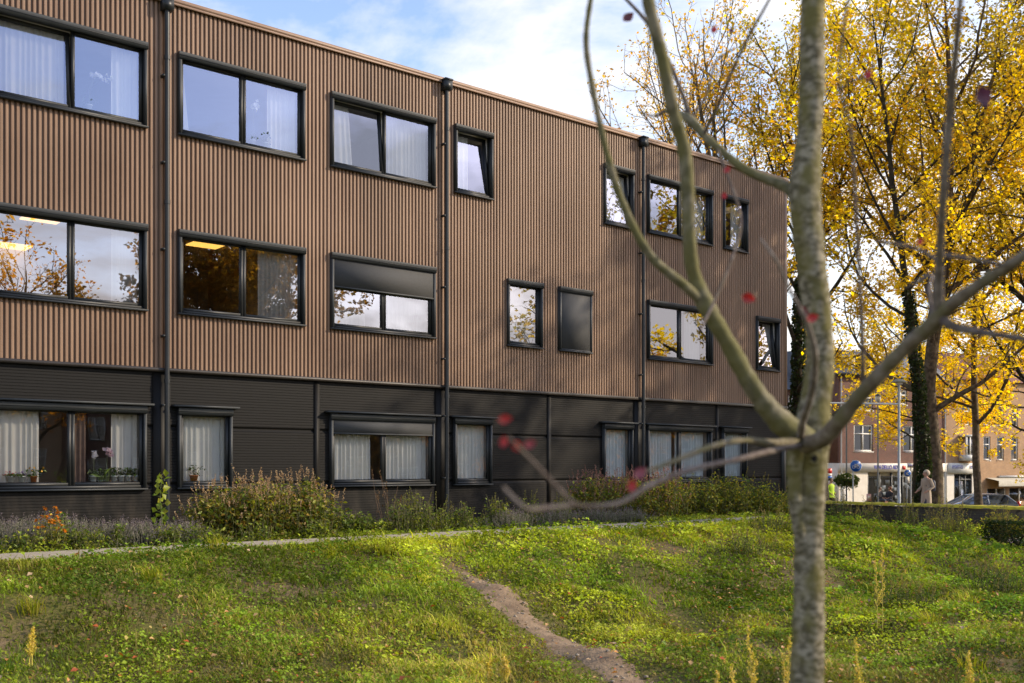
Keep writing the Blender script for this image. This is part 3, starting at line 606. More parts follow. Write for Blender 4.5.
# ------------------------------------------------------------------ trees
def poly(p, d, L, nseg, rng, jit, trop):
    pts = [p]; d = d/np.linalg.norm(d)
    for _ in range(nseg):
        d = d+rng.randn(3)*jit+np.array([0, 0, trop]); d /= np.linalg.norm(d); p = p+d*L/nseg; pts.append(p)
    return np.array(pts)
def along(pts, t):
    k = t*(len(pts)-1); i = min(int(k), len(pts)-2); f = k-i; d = pts[i+1]-pts[i]
    return pts[i]*(1-f)+pts[i+1]*f, d/(np.linalg.norm(d)+1e-9)
def side(d, ang, rng):
    r = rng.randn(3); r -= r.dot(d)*d; r /= np.linalg.norm(r); return d*math.cos(ang)+r*math.sin(ang)
def make_tree(name, label, cat, base, H, r0, seed, fork=.3, limbs=16, spread=5., lpt=14, lsize=.17, cols=None, upright=.05, bark=None, ivy=False, group=None, top_fade=0, lean=(0, 0), ang=(30, 62), sig=.28, subs=1.0, low=None):
    rng = np.random.RandomState(seed); t = thing(name, label, cat, base, 0, group)
    mb = MB(); lf = []; lc = []
    tp = poly(np.zeros(3)-np.array([0, 0, .2]), np.array([lean[0], lean[1], 1.]), H*.92, 12, rng, .06, .06)
    tr = r0*(1-np.linspace(0, 1, 13))**.75*.95+.02; tr[0] = r0*1.25
    mb.tube(tp, tr, 9); cols = np.array(cols)
    for i in range(limbs):
        ht = fork+(.95-fork)*(i/(limbs-1))**.85+rng.randn()*.02; ht = min(max(ht, .05), .97)
        p, d = along(tp, ht); prof_ = math.sqrt(max(.06, 1-((ht-.5)/.62)**2))
        L = spread*prof_*rng.uniform(.75, 1.2)*(1.15 if ht < .6 else .9)
        az = i*2.4+rng.randn()*.4; a = R(rng.uniform(*ang))*(1.1-.35*ht)
        dr = np.array([math.cos(az)*math.sin(a), math.sin(az)*math.sin(a), math.cos(a)])
        rr = np.interp(ht, np.linspace(0, 1, 13), tr)*rng.uniform(.42, .62)
        lp = poly(p, dr, L, 8, rng, .11, upright); mb.tube(lp, np.linspace(rr, .018, 9), 6, False)
        dens = rng.uniform(.55, 1.35)*(1-top_fade*ht); tone = rng.uniform(.75, 1.2); ci = rng.randint(len(cols))
        nb = max(4, int(L*1.7*subs))
        for j in range(nb):
            u = .18+.82*(j+rng.rand())/nb; q, dq = along(lp, min(u, .999)); l2 = L*.42*(1.15-.6*u)*rng.uniform(.6, 1.3)
            bp2 = poly(q, side(dq, R(rng.uniform(28, 62)), rng), l2, 5, rng, .16, upright*1.2)
            r2 = max(.012, np.interp(u, [0, 1], [rr, .018])*.5); mb.tube(bp2, np.linspace(r2, .008, 6), 4, False)
            nt_ = max(3, int(l2*2.6*subs))
            for k in range(nt_):
                v = .2+.8*(k+rng.rand())/nt_; q2, d2 = along(bp2, min(v, .999)); l3 = rng.uniform(.35, .9)*min(1, .35+l2*.4)
                tw = poly(q2, side(d2, R(rng.uniform(25, 65)), rng), l3, 3, rng, .2, upright)
                mb.tube(tw, np.linspace(.009, .004, 4), 3, False)
                nl = rng.poisson(lpt*dens*l3)
                if nl:
                    tt = rng.rand(nl)**.7; pp = np.stack([np.interp(tt, np.linspace(0, 1, 4), tw[:, c]) for c in range(3)], 1)+rng.randn(nl, 3)*sig*.6
                    lf.append(pp)
                    w_ = rng.rand(nl) < .55; cc = np.where(w_[:, None], cols[ci], cols[rng.randint(len(cols), size=nl)])*tone*rng.uniform(.7, 1.25, (nl, 1))
                    if low is not None:
                        kk = np.clip((low[1]-pp[:, 2])/low[2], 0, 1)[:, None]*rng.uniform(.4, 1, (nl, 1)); cc = cc*(1-kk)+np.array(low[0])*kk
                    lc.append(cc)
    mb.build('trunk', bark or M_BARK, t, True)
    if lf:
        lf = np.concatenate(lf); lc = np.concatenate(lc)
        o = MB().leaves(lf, lsize*rng.uniform(.6, 1.25, len(lf)), lc, .15, .7, rng).build('crown', M_TLEAF, t)
    if ivy:
        nn_ = 2600; zz = rng.rand(nn_)**1.2*H*ivy; pr = np.stack([np.interp(zz, tp[:, 2], tp[:, c]) for c in range(3)], 1)
        az = rng.rand(nn_)*6.283; rad = np.interp(zz, tp[:, 2], tr)+.02+.05*rng.rand(nn_)+.10*vnoise(zz*1.3, az*.8)**2
        pr[:, 0] += np.cos(az)*rad; pr[:, 1] += np.sin(az)*rad; pr[:, 2] = zz
        cc = np.array([(.025, .04, .012), (.035, .055, .015), (.05, .06, .02)])[rng.randint(3, size=nn_)]
        MB().leaves(pr, .15*rng.uniform(.6, 1.2, nn_), cc, 0, .8, rng).build('ivy', M_GLEAF, t)
    return t
YEL = [(.64, .475, .048), (.54, .40, .038), (.68, .52, .055), (.54, .32, .038)]
OCH = [(.43, .30, .045), (.34, .26, .04), (.49, .33, .04), (.27, .235, .045)]
OLV = [(.22, .17, .03), (.30, .20, .03), (.16, .13, .025)]
BRT = (.80, .56, .035)
def base_at(px, Z):
    X = (px-CX)/F*Z; return (X, Z, float(h(X, Z)))
G1 = 'tall autumn trees along the street'
make_tree('street_tree', 'slim ivy-clad street tree just left of the thick trunk', 'tree', base_at(920, 40), 21, .175, 11, fork=.34, limbs=18, spread=6.2, lpt=30, lsize=.165, cols=YEL+OCH[:2], ivy=.40, group=G1, low=(BRT, 9, 5))
make_tree('street_tree', 'thickest street tree behind the walking woman', 'tree', base_at(933.5, 42), 23, .32, 12, fork=.22, limbs=22, spread=7.5, lpt=33, lsize=.165, cols=OCH+YEL[:2], group=G1, bark=M_BARK2, low=(BRT, 9, 6), ang=(34, 70))
make_tree('street_tree', 'brown-trunked street tree in front of the orange brick house', 'tree', base_at(980, 49), 21, .18, 13, fork=.24, limbs=22, spread=7.0, lpt=28, lsize=.165, cols=YEL, group=G1, bark=M_BARK2, low=(BRT, 10, 5), ang=(45, 82))
make_tree('corner_tree', 'ivy-covered tree standing right behind the corner of the brown building', 'tree', base_at(789, 37), 15, .20, 14, fork=.22, limbs=16, spread=3.2, lpt=24, lsize=.19, cols=YEL, ivy=.55, group=G1, low=(BRT, 8, 5))
make_tree('street_tree', 'tree with long bare limbs behind the mossy foreground trunk', 'tree', base_at(822, 46), 22, .30, 15, fork=.40, limbs=20, spread=7.0, lpt=27, lsize=.165, cols=OCH+YEL[2:], group=G1, low=(BRT, 8, 5))
make_tree('street_tree', 'dense ochre tree whose crown fills the upper right corner', 'tree', base_at(1045, 44), 23, .34, 16, fork=.22, limbs=22, spread=7.8, lpt=29, lsize=.165, cols=OCH+OLV+YEL[:1], group=G1, low=(BRT, 9, 6))
make_tree('street_tree', 'sparse yellow tree rising over the roof beside the foreground trunk', 'tree', base_at(742, 46), 22.5, .30, 17, fork=.35, limbs=20, spread=6.8, lpt=7, lsize=.165, cols=[(.60, .34, .03), (.62, .40, .05), (.42, .24, .04)], group=G1, upright=.09, bark=M_BARK2, subs=.85)
make_tree('street_tree', 'sparse yellow tree rising over the roof, leftmost of the trees', 'tree', base_at(640, 48), 21, .26, 18, fork=.35, limbs=20, spread=6.8, lpt=9, lsize=.165, cols=[(.60, .33, .03), (.60, .38, .05), (.42, .22, .04)], group=G1, upright=.09, bark=M_BARK2, subs=.8)
make_tree('far_tree', 'bright yellow tree far behind the orange brick house', 'tree', base_at(914, 60), 13, .15, 19, fork=.33, limbs=18, spread=3.4, lpt=40, lsize=.19, cols=YEL, group=G1, ang=(62, 100), upright=.0)
make_tree('far_tree', 'bright yellow low tree in front of the right-hand orange brick house', 'tree', base_at(1036, 58), 13, .2, 20, fork=.36, limbs=18, spread=6.2, lpt=40, lsize=.19, cols=YEL, group=G1, ang=(62, 100), upright=.0)
make_tree('street_tree', 'sparse yellow tree over the roof, middle one of three', 'tree', base_at(700, 54), 23, .26, 28, fork=.35, limbs=20, spread=6.4, lpt=9, lsize=.165, cols=[(.60, .36, .04), (.62, .42, .05), (.42, .26, .04)], group=G1, upright=.09, bark=M_BARK2, subs=.8)
# trees standing to the right of the view: they shade the facade and show in its panes
G2 = 'trees to the right, mirrored in the panes'
def tr2(name, lab, X, Y, *a, **k): return make_tree(name, lab, 'tree', (X, Y, float(h(X, Y))), *a, group=G2, **k)
tr2('garden_tree', 'tall yellow tree mirrored in the right-hand windows', 21.5, 29.5, 20.5, .28, 31, fork=.16, limbs=24, spread=5.4, lpt=22, lsize=.24, cols=YEL+OCH[:2])
tr2('garden_tree', 'ochre tree mirrored in the narrow middle-floor window', 22.5, 21.2, 18.5, .25, 32, fork=.15, limbs=19, spread=4.8, lpt=14, lsize=.24, cols=OCH+YEL[:1])
tr2('garden_tree', 'broad dark brown tree mirrored beside the first downpipe', 31, 2.0, 13, .3, 33, fork=.10, limbs=26, spread=7.2, lpt=44, lsize=.26, cols=[(.20, .12, .035), (.13, .10, .03), (.26, .15, .035), (.34, .19, .03)])
tr2('garden_tree', 'half-bare orange tree mirrored in the leftmost middle-floor window', 25, -5.5, 13, .25, 34, fork=.2, limbs=16, spread=5.0, lpt=9, lsize=.22, cols=[(.5, .22, .04), (.55, .3, .05)])
tr2('garden_tree', 'very tall thin-crowned tree shading the brown facade', 30, 29, 22, .3, 35, fork=.2, limbs=20, spread=6.5, lpt=14, lsize=.26, cols=YEL)

for i_, (x, y, hh, lab, cc) in enumerate(((33, -2, 7.5, 'round dark bush mirrored low in the leftmost ground-floor window', 0), (34, 8, 7, 'round brown bush mirrored low in the ground-floor window left of the middle downpipe', 1), (35, 14.5, 7, 'round orange bush mirrored low beside the middle downpipe', 2), (34, 23.5, 7.5, 'round orange bush mirrored low in the narrow window left of the third downpipe', 2), (32, 33, 7, 'round yellow bush mirrored low in the windows nearest the corner', 3), (24, -13, 7.5, 'round dark bush mirrored at the left edge of the ground-floor window', 0))):
    tr2('garden_bush', lab, x, y, hh, .16, 50+i_, fork=.05, limbs=20, spread=3.6, lpt=26, lsize=.30, cols=[[(.06, .07, .02), (.08, .06, .02)], [(.14, .09, .03), (.1, .08, .02)], [(.38, .18, .03), (.28, .14, .03)], [(.45, .3, .03), (.3, .2, .03)]][cc], ang=(40, 85))

# ------------------------------------------------------------------ the young tree in front
def smooth_path(pts, n=40):
    p = np.asarray(pts, float); t = np.concatenate([[0], np.cumsum(np.linalg.norm(np.diff(p[:, :3], axis=0), axis=1))]); t /= t[-1]
    # Catmull-Rom
    u = np.linspace(0, 1, n); out_ = []
    m_ = np.zeros_like(p); m_[1:-1] = (p[2:]-p[:-2])/(t[2:]-t[:-2])[:, None]; m_[0] = (p[1]-p[0])/(t[1]-t[0]); m_[-1] = (p[-1]-p[-2])/(t[-1]-t[-2])
    for x in u:
        i = min(np.searchsorted(t, x, 'right')-1, len(t)-2); hh = t[i+1]-t[i]; s = (x-t[i])/hh
        out_.append((2*s**3-3*s**2+1)*p[i]+(s**3-2*s**2+s)*hh*m_[i]+(-2*s**3+3*s**2)*p[i+1]+(s**3-s**2)*hh*m_[i+1])
    return np.array(out_)
TZ = 3.55
tb = W(808, 690, TZ); gz = float(h(tb[0], TZ))
yt = thing('young_tree', 'young mossy tree with nearly bare limbs in the foreground', 'tree', (tb[0], TZ, gz))
OFF = np.array([tb[0], TZ, gz])
def limb(px, name, m, nseg=44, ns=14, rough=.06, ext=None):
    """px: rows of x, y, width in px, depth"""
    a = np.array([list(W(x, y, Z))+[wd/F*Z/2] for x, y, wd, Z in px])
    if ext is not None: a = np.vstack([ext, a])
    p = smooth_path(a, nseg); rad = p[:, 3]*(1+rough*rs.randn(len(p)))
    mb = MB(); mb.tube(p[:, :3]-OFF, rad, ns); return mb.build(name, m, yt, True)
bt = [tb[0]-.005, TZ, gz-.1, .085]; bt2 = [tb[0]-.004, TZ, gz+.12, .062]
limb([(807, 690, 33.5, TZ), (809, 600, 30.7, TZ), (809, 520, 28.8, TZ), (811, 470, 30.7, TZ), (812, 440, 35.3, TZ), (815, 405, 31.6, TZ), (820, 365, 27.9, TZ), (818, 320, 27.9, TZ), (812, 270, 27.9, TZ), (806, 215, 30.7, TZ), (805, 190, 31.6, TZ), (808, 150, 26.0, TZ), (812, 90, 25.1, TZ), (812, 40, 24.2, TZ), (813, 0, 23.2, TZ), (818, -60, 22.3, TZ), (826, -160, 18.6, TZ)], 'trunk', M_TRUNK, 130, 22, .035, ext=[bt, bt2])
limb([(799, 432, 24, 3.505), (795, 470, 17, 3.524), (797, 510, 15, 3.522), (803, 545, 13, 3.524), (812, 580, 8, 3.545)], 'limb', M_TRUNK, 30)
limb([(806, 440, 26, 3.5), (780, 421, 24, 3.45), (754, 389, 19, 3.40), (729, 345, 17, 3.35), (706, 305, 18, 3.3), (694, 275, 15, 3.28), (690, 250, 14, 3.25), (685, 156, 14, 3.2), (673, 110, 13, 3.15), (663, 62, 13, 3.1), (648, 0, 12, 3.05), (636, -60, 10, 3.0)], 'limb', M_LIMB, 80, 14, .05)
limb([(704, 303, 10, 3.3), (685, 286, 10, 3.25), (650, 255, 9, 3.2), (622, 202, 8, 3.15), (606, 150, 7, 3.1), (592, 85, 6, 3.05), (586, 40, 6, 3.0), (592, -10, 5, 2.95)], 'limb', M_LIMB, 60, 10)
limb([(800, 200, 16, 3.56), (786, 187, 11, 3.6), (748, 171, 9, 3.65), (710, 141, 8, 3.7), (690, 120, 10, 3.72), (678, 113, 5, 3.74), (665, 111, 4, 3.76)], 'limb', M_LIMB, 50, 10)
limb([(690, 121, 6, 3.72), (684, 98, 4.5, 3.74), (666, 55, 4, 3.76), (645, 20, 4, 3.78), (622, -5, 3, 3.8)], 'twig', M_TWIG, 30, 8)
limb([(704, 134, 4, 3.7), (716, 110, 3.5, 3.6), (730, 76, 3.4, 3.5), (750, 34, 3.2, 3.4), (769, 0, 3, 3.3), (778, -20, 3, 3.3)], 'twig', M_TWIG, 30, 8)
limb([(806, 445, 18.0, 3.45), (826, 436, 17.1, 3.3), (863, 392, 15.3, 3.1), (905, 348, 15.3, 2.95), (925, 331, 17.1, 2.85), (948, 308, 15.3, 2.75), (985, 281, 12.6, 2.6), (1024, 256, 11.7, 2.45), (1080, 215, 10.8, 2.3)], 'limb', barkmat('grey_limb', (.15, .12, .085), (.25, .215, .165), (.15, .14, .065), mscale=10, moss_amt=.35), 70, 14, .05)
limb([(938, 318, 13, 2.8), (939, 274, 9, 2.7), (943, 200, 8, 2.5), (950, 110, 7.5, 2.35), (957, 40, 7, 2.2), (962, -20, 6, 2.1)], 'twig', M_PALE, 50, 9)
limb([(863, 393, 6, 3.1), (862, 330, 4, 3.0), (858, 250, 3.4, 2.9), (854, 175, 3.2, 2.8), (850, 125, 3, 2.75), (839, 87, 3, 2.7), (841, 47, 3, 2.65), (848, 0, 3, 2.6), (853, -25, 2.5, 2.6)], 'twig', M_TWIG, 40, 7)
limb([(838, 90, 3, 2.7), (858, 78, 2.4, 2.65), (878, 84, 2, 2.6)], 'twig', M_TWIG, 14, 6)
limb([(690, 121, 3, 3.72), (706, 96, 2.5, 3.72), (716, 62, 2.2, 3.7), (735, 48, 2, 3.7)], 'twig', M_TWIG, 20, 6)
limb([(665, 111, 4, 3.76), (655, 116, 2.5, 3.78), (640, 112, 2, 3.8)], 'twig', M_TWIG, 14, 6)
limb([(940, 317, 10, 2.8), (955, 327, 10, 2.7), (986, 333, 7, 2.6), (1024, 339, 6, 2.5), (1060, 345, 5, 2.5)], 'twig', M_TWIG, 30, 8)
limb([(932, 318, 6, 2.8), (929, 290, 4, 2.85), (931, 275, 4, 2.9), (915, 283, 4, 2.9), (905, 288, 2, 2.95)], 'twig', M_TWIG, 20, 7)
limb([(940, 262, 5, 2.75), (920, 250, 4, 2.8), (900, 245, 4, 2.85), (876, 241, 3, 2.9)], 'twig', M_TWIG, 20, 7)
limb([(942, 255, 5, 2.74), (965, 258, 5, 2.6), (1000, 264, 4, 2.5)], 'twig', M_TWIG, 20, 7)
limb([(800, 440, 9, 3.45), (803, 420, 7, 3.3), (811, 395, 7, 3.1), (815, 365, 6.5, 2.95), (813, 342, 6, 2.85), (805, 318, 5, 2.8), (790, 290, 3, 2.75), (776, 260, 3, 2.7), (760, 238, 2, 2.7)], 'twig', M_PALE, 40, 9)
limb([(800, 446, 6.0, 3.4), (780, 449, 6.0, 3.2), (735, 460, 6.0, 2.7), (690, 470, 6.0, 2.3), (650, 485, 6.0, 2.1), (620, 503, 5.2, 2.0), (590, 506, 4.5, 1.95), (575, 504, 3.8, 1.9), (550, 480, 3.8, 1.85), (526, 455, 3.8, 1.8), (508, 437, 3.0, 1.78)], 'twig', M_TWIG, 60, 9)
limb([(575, 505, 5, 1.9), (545, 508, 5, 1.85), (525, 508, 4.5, 1.8), (512, 497, 4.5, 1.8), (503, 487, 4, 1.8)], 'twig', M_TWIG, 24, 8)
limb([(800, 442, 10, 3.45), (770, 443, 8, 3.2), (744, 440, 7, 2.9), (710, 447, 6, 2.6), (672, 462, 5, 2.4), (645, 472, 4, 2.3), (636, 476, 3, 2.2)], 'twig', barkmat('olive_twig', (.13, .11, .07), (.2, .17, .11), (.12, .11, .05), mscale=12), 40, 9)
limb([(718, 150, 3, 3.3), (740, 215, 3, 3.2), (735, 250, 3, 3.1), (715, 300, 3, 3.0), (700, 330, 2.5, 2.9)], 'twig', M_TWIG, 30, 7)
kn = W(814, 459, 3.497)-OFF; kb = MB(); ka = np.linspace(0, 2*math.pi, 15)
kb.tube([kn+np.array([.013*math.cos(q), 0, .017*math.sin(q)]) for q in ka], .007, 7, False); kb.build('branch_scar', M_TRUNK, yt, True)
MB().ball(kn, (.011, .006, .015), 12, 8).build('knot_hole', mat('knot_dark', (.012, .01, .008), None, rough=.95), yt, True)
# a handful of red leaves and one dark one still hang on
def leaf(x, y, sz, Z, col, ang, name='leaf'):
    c = W(x, y, Z)-OFF; L = sz/F*Z; a = np.array([math.cos(ang), .15, math.sin(ang)]); a /= np.linalg.norm(a); b = np.cross(a, [0.25, 1, .1]); b /= np.linalg.norm(b); nn_ = np.cross(a, b)
    rows = [(-.5, .05), (-.3, .26), (-.05, .36), (.2, .26), (.5, .02)]; V = []
    for u, wd in rows:
        for sgn in (-1, 0, 1): V.append(c+a*L*u+b*L*wd*sgn+nn_*L*(.12*abs(sgn)+.25*u*u))
    mb = MB(); qd = [(i*3+j, i*3+j+1, i*3+j+4, i*3+j+3) for i in range(4) for j in (0, 1)]; mb.add(V, qd, None, np.array(col)); mb.build(name, M_RED, yt, True)
RD = (.42, .02, .018); DK = (.13, .02, .03)
for a in ((628, 18, 14, 3.7, DK, .7), (714, 30, 9, 3.5, RD, 1.4), (731, 31, 7, 3.5, DK, 1.2), (505, 419, 13, 1.8, RD, .1), (504, 442, 12, 1.8, RD, 1.5), (517, 446, 14, 1.8, RD, -.9), (530, 444, 12, 1.8, (.3, .04, .05), .4),
          (632, 486, 14, 2.1, RD, 1.5), (640, 473, 16, 2.2, (.28, .06, .08), .7), (748, 298, 15, 2.8, RD, -.3), (803, 311, 13, 2.8, DK, -.6), (812, 318, 13, 2.8, RD, .3), (983, 97, 22, 2.5, (.1, .03, .06), -1.2), (868, 75, 12, 2.6, RD, 1.3), (727, 170, 9, 3.2, RD, .9), (724, 196, 8, 3.2, RD, 1.5), (920, 242, 9, 2.8, RD, .8)): leaf(*a)

# ------------------------------------------------------------------ grass and ground cover
def in_view(n_, zmin, zmax, widen=.62, pw=1.6):
    u = rs.rand(n_); a = 1-pw+1
    Z = (zmin**(2-pw)+u*(zmax**(2-pw)-zmin**(2-pw)))**(1/(2-pw)); X = (rs.rand(n_)*2-1)*(widen*Z+.5); return X, Z
def grow_grass(n_, zmin, zmax, kind):
    X, Y = in_view(n_, zmin, zmax); s, e = se(X, Y); td = trail_dist(X, Y)
    bare = fbm(X*.8, Y*.8, 20)
    p = np.where(e < 2.8, .35, np.where(e < 4.5, .015, 1.)); p = np.where((e > 2.6) & (e < 3.15), .5, p); p = np.where((e > 4.2) & (e < 4.6), .45, p); p = np.where((e > 3.15+.9*vnoise(s*1.9, e*0, 83)) & (e < 4.6) & (vnoise(s*.55, s*0, 81) > .66), .75, p)
    p = p*np.clip((td-.06+.34*(vnoise(X*3.5, Y*3.5, 70)-.5))/.45, .04, 1)*np.clip((.80-bare)/.22, .12, 1)*(e > .15)*(s < 19.1)
    t2 = np.abs(X-(1.36+(16.8-Y)*.24+.15*vnoise(Y*1.3, Y*0, 66))); p = np.where((Y > 10.8) & (Y < 16.6), p*np.clip((t2-.02)/.35, .22, 1), p)     # fainter second trail
    p = np.where((s > 15.6) & (e > 5.9) & (e < 7.1), .05, p)
    k = rs.rand(n_) < p; return X[k], Y[k], s[k], e[k], td[k]
def grass_col(X, Y, n_):
    a = fbm(X*.5, Y*.5, 30)[:, None]; b = vnoise(X*1.7, Y*1.7, 33)[:, None]; c = vnoise(X*.33, Y*.33, 36)[:, None]
    g1 = np.array([.205, .30, .016]); g2 = np.array([.44, .47, .022]); g3 = np.array([.085, .165, .014]); g4 = np.array([.42, .29, .09])
    lump = vnoise(X*3.1, Y*3.1, 91)[:, None]
    t = np.clip((a-.38)*3.4, 0, 1); col = g1*(1-t)+g2*t; t = np.clip((b-.58)*3, 0, .85); col = col*(1-t)+g3*t
    t = np.clip((c-.62)*3, 0, .6)*(rs.rand(n_, 1) < .6); col = col*(1-t)+g4*t
    s_, e_ = se(X, Y); br = (np.clip((e_-7.5)/4, 0, 1)*np.clip((X+1)/3, 0, 1)*np.clip((fbm(X*.6, Y*.6, 55)-.32)*3, 0, 1))[:, None]
    col = col*(1-.45*br)+np.array([.24, .20, .05])*.45*br
    dry = rs.rand(n_, 1) < .07+.15*br; col = np.where(dry, g4*rs.uniform(.7, 1.2, (n_, 1)), col)
    col = col*.86+col.mean(1, keepdims=True)*np.array([.17, .14, .08])*1.0
    return col*rs.uniform(.8, 1.2, (n_, 1))*(.65+.7*lump)*(.50+.98*np.clip((fbm(X*.8, Y*.8, 95)[:, None]-.3)*2.4, 0, 1))  # broad sunny and shaded patches of the mounds put into the leaf colour
mb = MB()
X, Y, s, e, td = grow_grass(420000, 6.0, 31, 0); n_ = len(X)
hgt = (.035+.055*rs.rand(n_))*(.35+.8*fbm(X*1.1, Y*1.1, 40)+.7*np.clip(vnoise(X*3.1, Y*3.1, 91)-.4, 0, 1)*2)*np.where(td < .5, .6, 1)*np.where(e < 4.6, .8, 1)*np.where(rs.rand(n_) < .03, 2.0, 1)
wd = .0045+.0055*rs.rand(n_); wd *= np.clip(Y/12, .8, 2.0)
az = rs.rand(n_)*6.283; bd = rs.uniform(.4, 1.5, n_)*hgt; dx, dy = np.cos(az), np.sin(az); px_, py_ = -dy, dx
g = h(X, Y)-.008; pos = np.stack([X, Y, g], 1); Dv = np.stack([dx, dy, 0*dx], 1); Pv = np.stack([px_, py_, 0*dx], 1); up = np.array([0, 0, 1.])
m1 = pos+Dv*(bd*.3)[:, None]+up*(hgt*.62)[:, None]; tip = pos+Dv*bd[:, None]+up*hgt[:, None]*.95
V = np.stack([pos-Pv*wd[:, None], pos+Pv*wd[:, None], m1+Pv*(wd*.8)[:, None], m1-Pv*(wd*.8)[:, None], tip], 1).reshape(-1, 3)
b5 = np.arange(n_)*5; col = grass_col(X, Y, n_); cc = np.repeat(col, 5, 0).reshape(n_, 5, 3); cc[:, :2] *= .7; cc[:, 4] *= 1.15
mb.add(V, np.stack([b5, b5+1, b5+2, b5+3], 1), np.stack([b5+3, b5+2, b5+4], 1), cc.reshape(-1, 3))
tag(mb.build('grass', M_LEAF), 'short rough grass covering the bank and hollow', 'grass', kind='stuff')
mb = MB()
X, Y, s, e, td = grow_grass(330000, 6.0, 31, 1)
pt = fbm(X*.9, Y*.9, 50); k = (pt > .40) | (rs.rand(len(X)) < .3); X, Y, pt, td, s, e = X[k], Y[k], pt[k], td[k], s[k], e[k]; n_ = len(X)
zz = h(X, Y)+(.015+.085*rs.rand(n_)**1.5)*(.35+1.1*np.clip((pt-.35)*2.2, 0, 1)+1.5*np.clip(vnoise(X*3.1, Y*3.1, 91)-.45, 0, 1))*np.where(td < .4, .4, 1)*np.where((e > 3.6) & (e < 7), 1+3.2*np.clip(vnoise(s*.9, e*.6, 77)-.45, 0, 1), 1)
sz = (.022+.030*rs.rand(n_)+.03*(rs.rand(n_) < .06))*np.clip(Y/13, .75, 1.6)
mb.leaves(np.stack([X, Y, zz], 1), sz, grass_col(X+3, Y+7, n_)*np.array([.95, 1.05, 1.0]), .35, .75)
tag(mb.build('ground_cover', M_LEAF), 'small broad-leaved weeds growing through the grass', 'ground cover', kind='stuff')
k_ = rs.randint(len(TP), size=200); q = TP[k_]+rs.randn(200, 2)*.13; mb = MB()
for a in q:
    r = .006+.014*rs.rand()**2; mb.ball((a[0], a[1], float(h(a[0], a[1]))+.026), (r*1.3, r, r*.7), 6, 3)
tag(mb.build('gravel', mat('trail_stones', (.34, .29, .23), (.22, .18, .14), rough=.9, scale=30)), 'small loose stones lying on the dirt trail', 'gravel', kind='stuff')
# fallen leaves
X, Y = in_view(5200, 6.5, 28); s, e = se(X, Y); k = (e > 4.7) & (s < 19) & (fbm(X*.4, Y*.4, 60)+.25*(X > 0)+.1*(e > 8) > .5+.3*rs.rand(len(X))*1.0-.1); X, Y = X[k], Y[k]; n_ = len(X)
lc = np.array([(.55, .26, .07), (.62, .38, .16), (.48, .12, .03), (.38, .22, .10), (.66, .46, .27)])[rs.randint(5, size=n_)]*rs.uniform(.6, 1.2, (n_, 1))
mb = MB().leaves(np.stack([X, Y, h(X, Y)+.05+.04*rs.rand(n_)], 1), .03+.045*rs.rand(n_), lc, .6, .75)
tag(mb.build('fallen_leaves', M_RED), 'scattered brown and orange fallen leaves on the grass', 'fallen leaves', kind='stuff')

# ------------------------------------------------------------------ planting along the wall
def clump(name, label, cat, s, e, ws, we, H, nst, nlf, lsz, cols, spikes=0, spcol=None, flowers=None, group='plants along the black wall', aspect=.5, stemcol=None, zlo=.05, shape=1.0, thin=False, seed=1):
    rng = np.random.RandomState(seed); p = loc(s, e); z = float(h(p[0], p[1])); t = thing(name, label, cat, (p[0], p[1], z), BROT, group)
    a = rng.randn(nst)*ws*.42; b = rng.randn(nst)*we*.42; env = np.exp(-(a/ws)**2*shape-(b/we)**2*.6); hh = H*env*rng.uniform(.65, 1.12, nst)
    ln = rng.randn(nst, 2)*.12; mb = MB(); tips = []; lf = []
    for i in range(nst):
        r0 = np.array([a[i], b[i], -.02]); tp = np.array([a[i]*1.15+ln[i, 0]*hh[i], b[i]*1.15+ln[i, 1]*hh[i], hh[i]]); md = (r0+tp)/2+np.array([*(rng.randn(2)*.03), .05*hh[i]])
        mb.tube([r0, md, tp], [.005, .004, .0025], 3, False); tips.append((md, tp))
        k = rng.poisson(nlf/nst)
        if k:
            u = rng.uniform(zlo, .92, k); q = r0[None]*(1-u[:, None])+tp[None]*u[:, None]; lf.append(q+rng.randn(k, 3)*np.array([.06, .06, .03])*max(.6, lsz/.07))
    mb.build('stem', mat('stem_'+name, stemcol or (.10, .10, .035), None, rough=.8), t)['kind'] = 'stuff'
    if lf:
        lf = np.concatenate(lf); lf[:, 2] = np.maximum(lf[:, 2], .02); k = len(lf)
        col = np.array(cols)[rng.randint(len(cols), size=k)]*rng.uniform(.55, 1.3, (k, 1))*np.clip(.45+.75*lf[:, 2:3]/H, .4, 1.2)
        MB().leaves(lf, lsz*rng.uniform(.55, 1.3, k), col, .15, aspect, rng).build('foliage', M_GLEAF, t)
    if spikes:
        mb = MB()
        for md, tp in tips:
            if rng.rand() > spikes: continue
            L = rng.uniform(.10, .22)*(.5 if thin else 1); u = np.linspace(0, 1, 16 if not thin else 9); d = tp-md; d /= np.linalg.norm(d)
            q = tp[None]+d[None]*(u[:, None]*L-.02)+rng.randn(len(u), 3)*.008; mb.leaves(q, .028 if not thin else .018, np.array(spcol)[rng.randint(len(spcol), size=len(u))]*rng.uniform(.7, 1.2, (len(u), 1)), -.1, .6, rng)
        mb.build('flower_spike', M_GLEAF, t)['kind'] = 'stuff'
    if flowers:
        col, cnt, sz = flowers; q = []
        for k in rng.choice(nst, min(cnt, nst), False):
            q.append(tips[k][1]+rng.randn(8, 3)*sz*.25)
        MB().leaves(np.concatenate(q), sz, np.tile(col, (len(q)*8, 1))*rng.uniform(.7, 1.2, (len(q)*8, 1)), .4, .7, rng).build('blossom', M_RED, t)
    return t
LAV = [(.22, .24, .15), (.27, .28, .18), (.19, .24, .10), (.28, .28, .20)]; LVS = [(.25, .20, .21), (.31, .26, .24), (.21, .17, .20)]
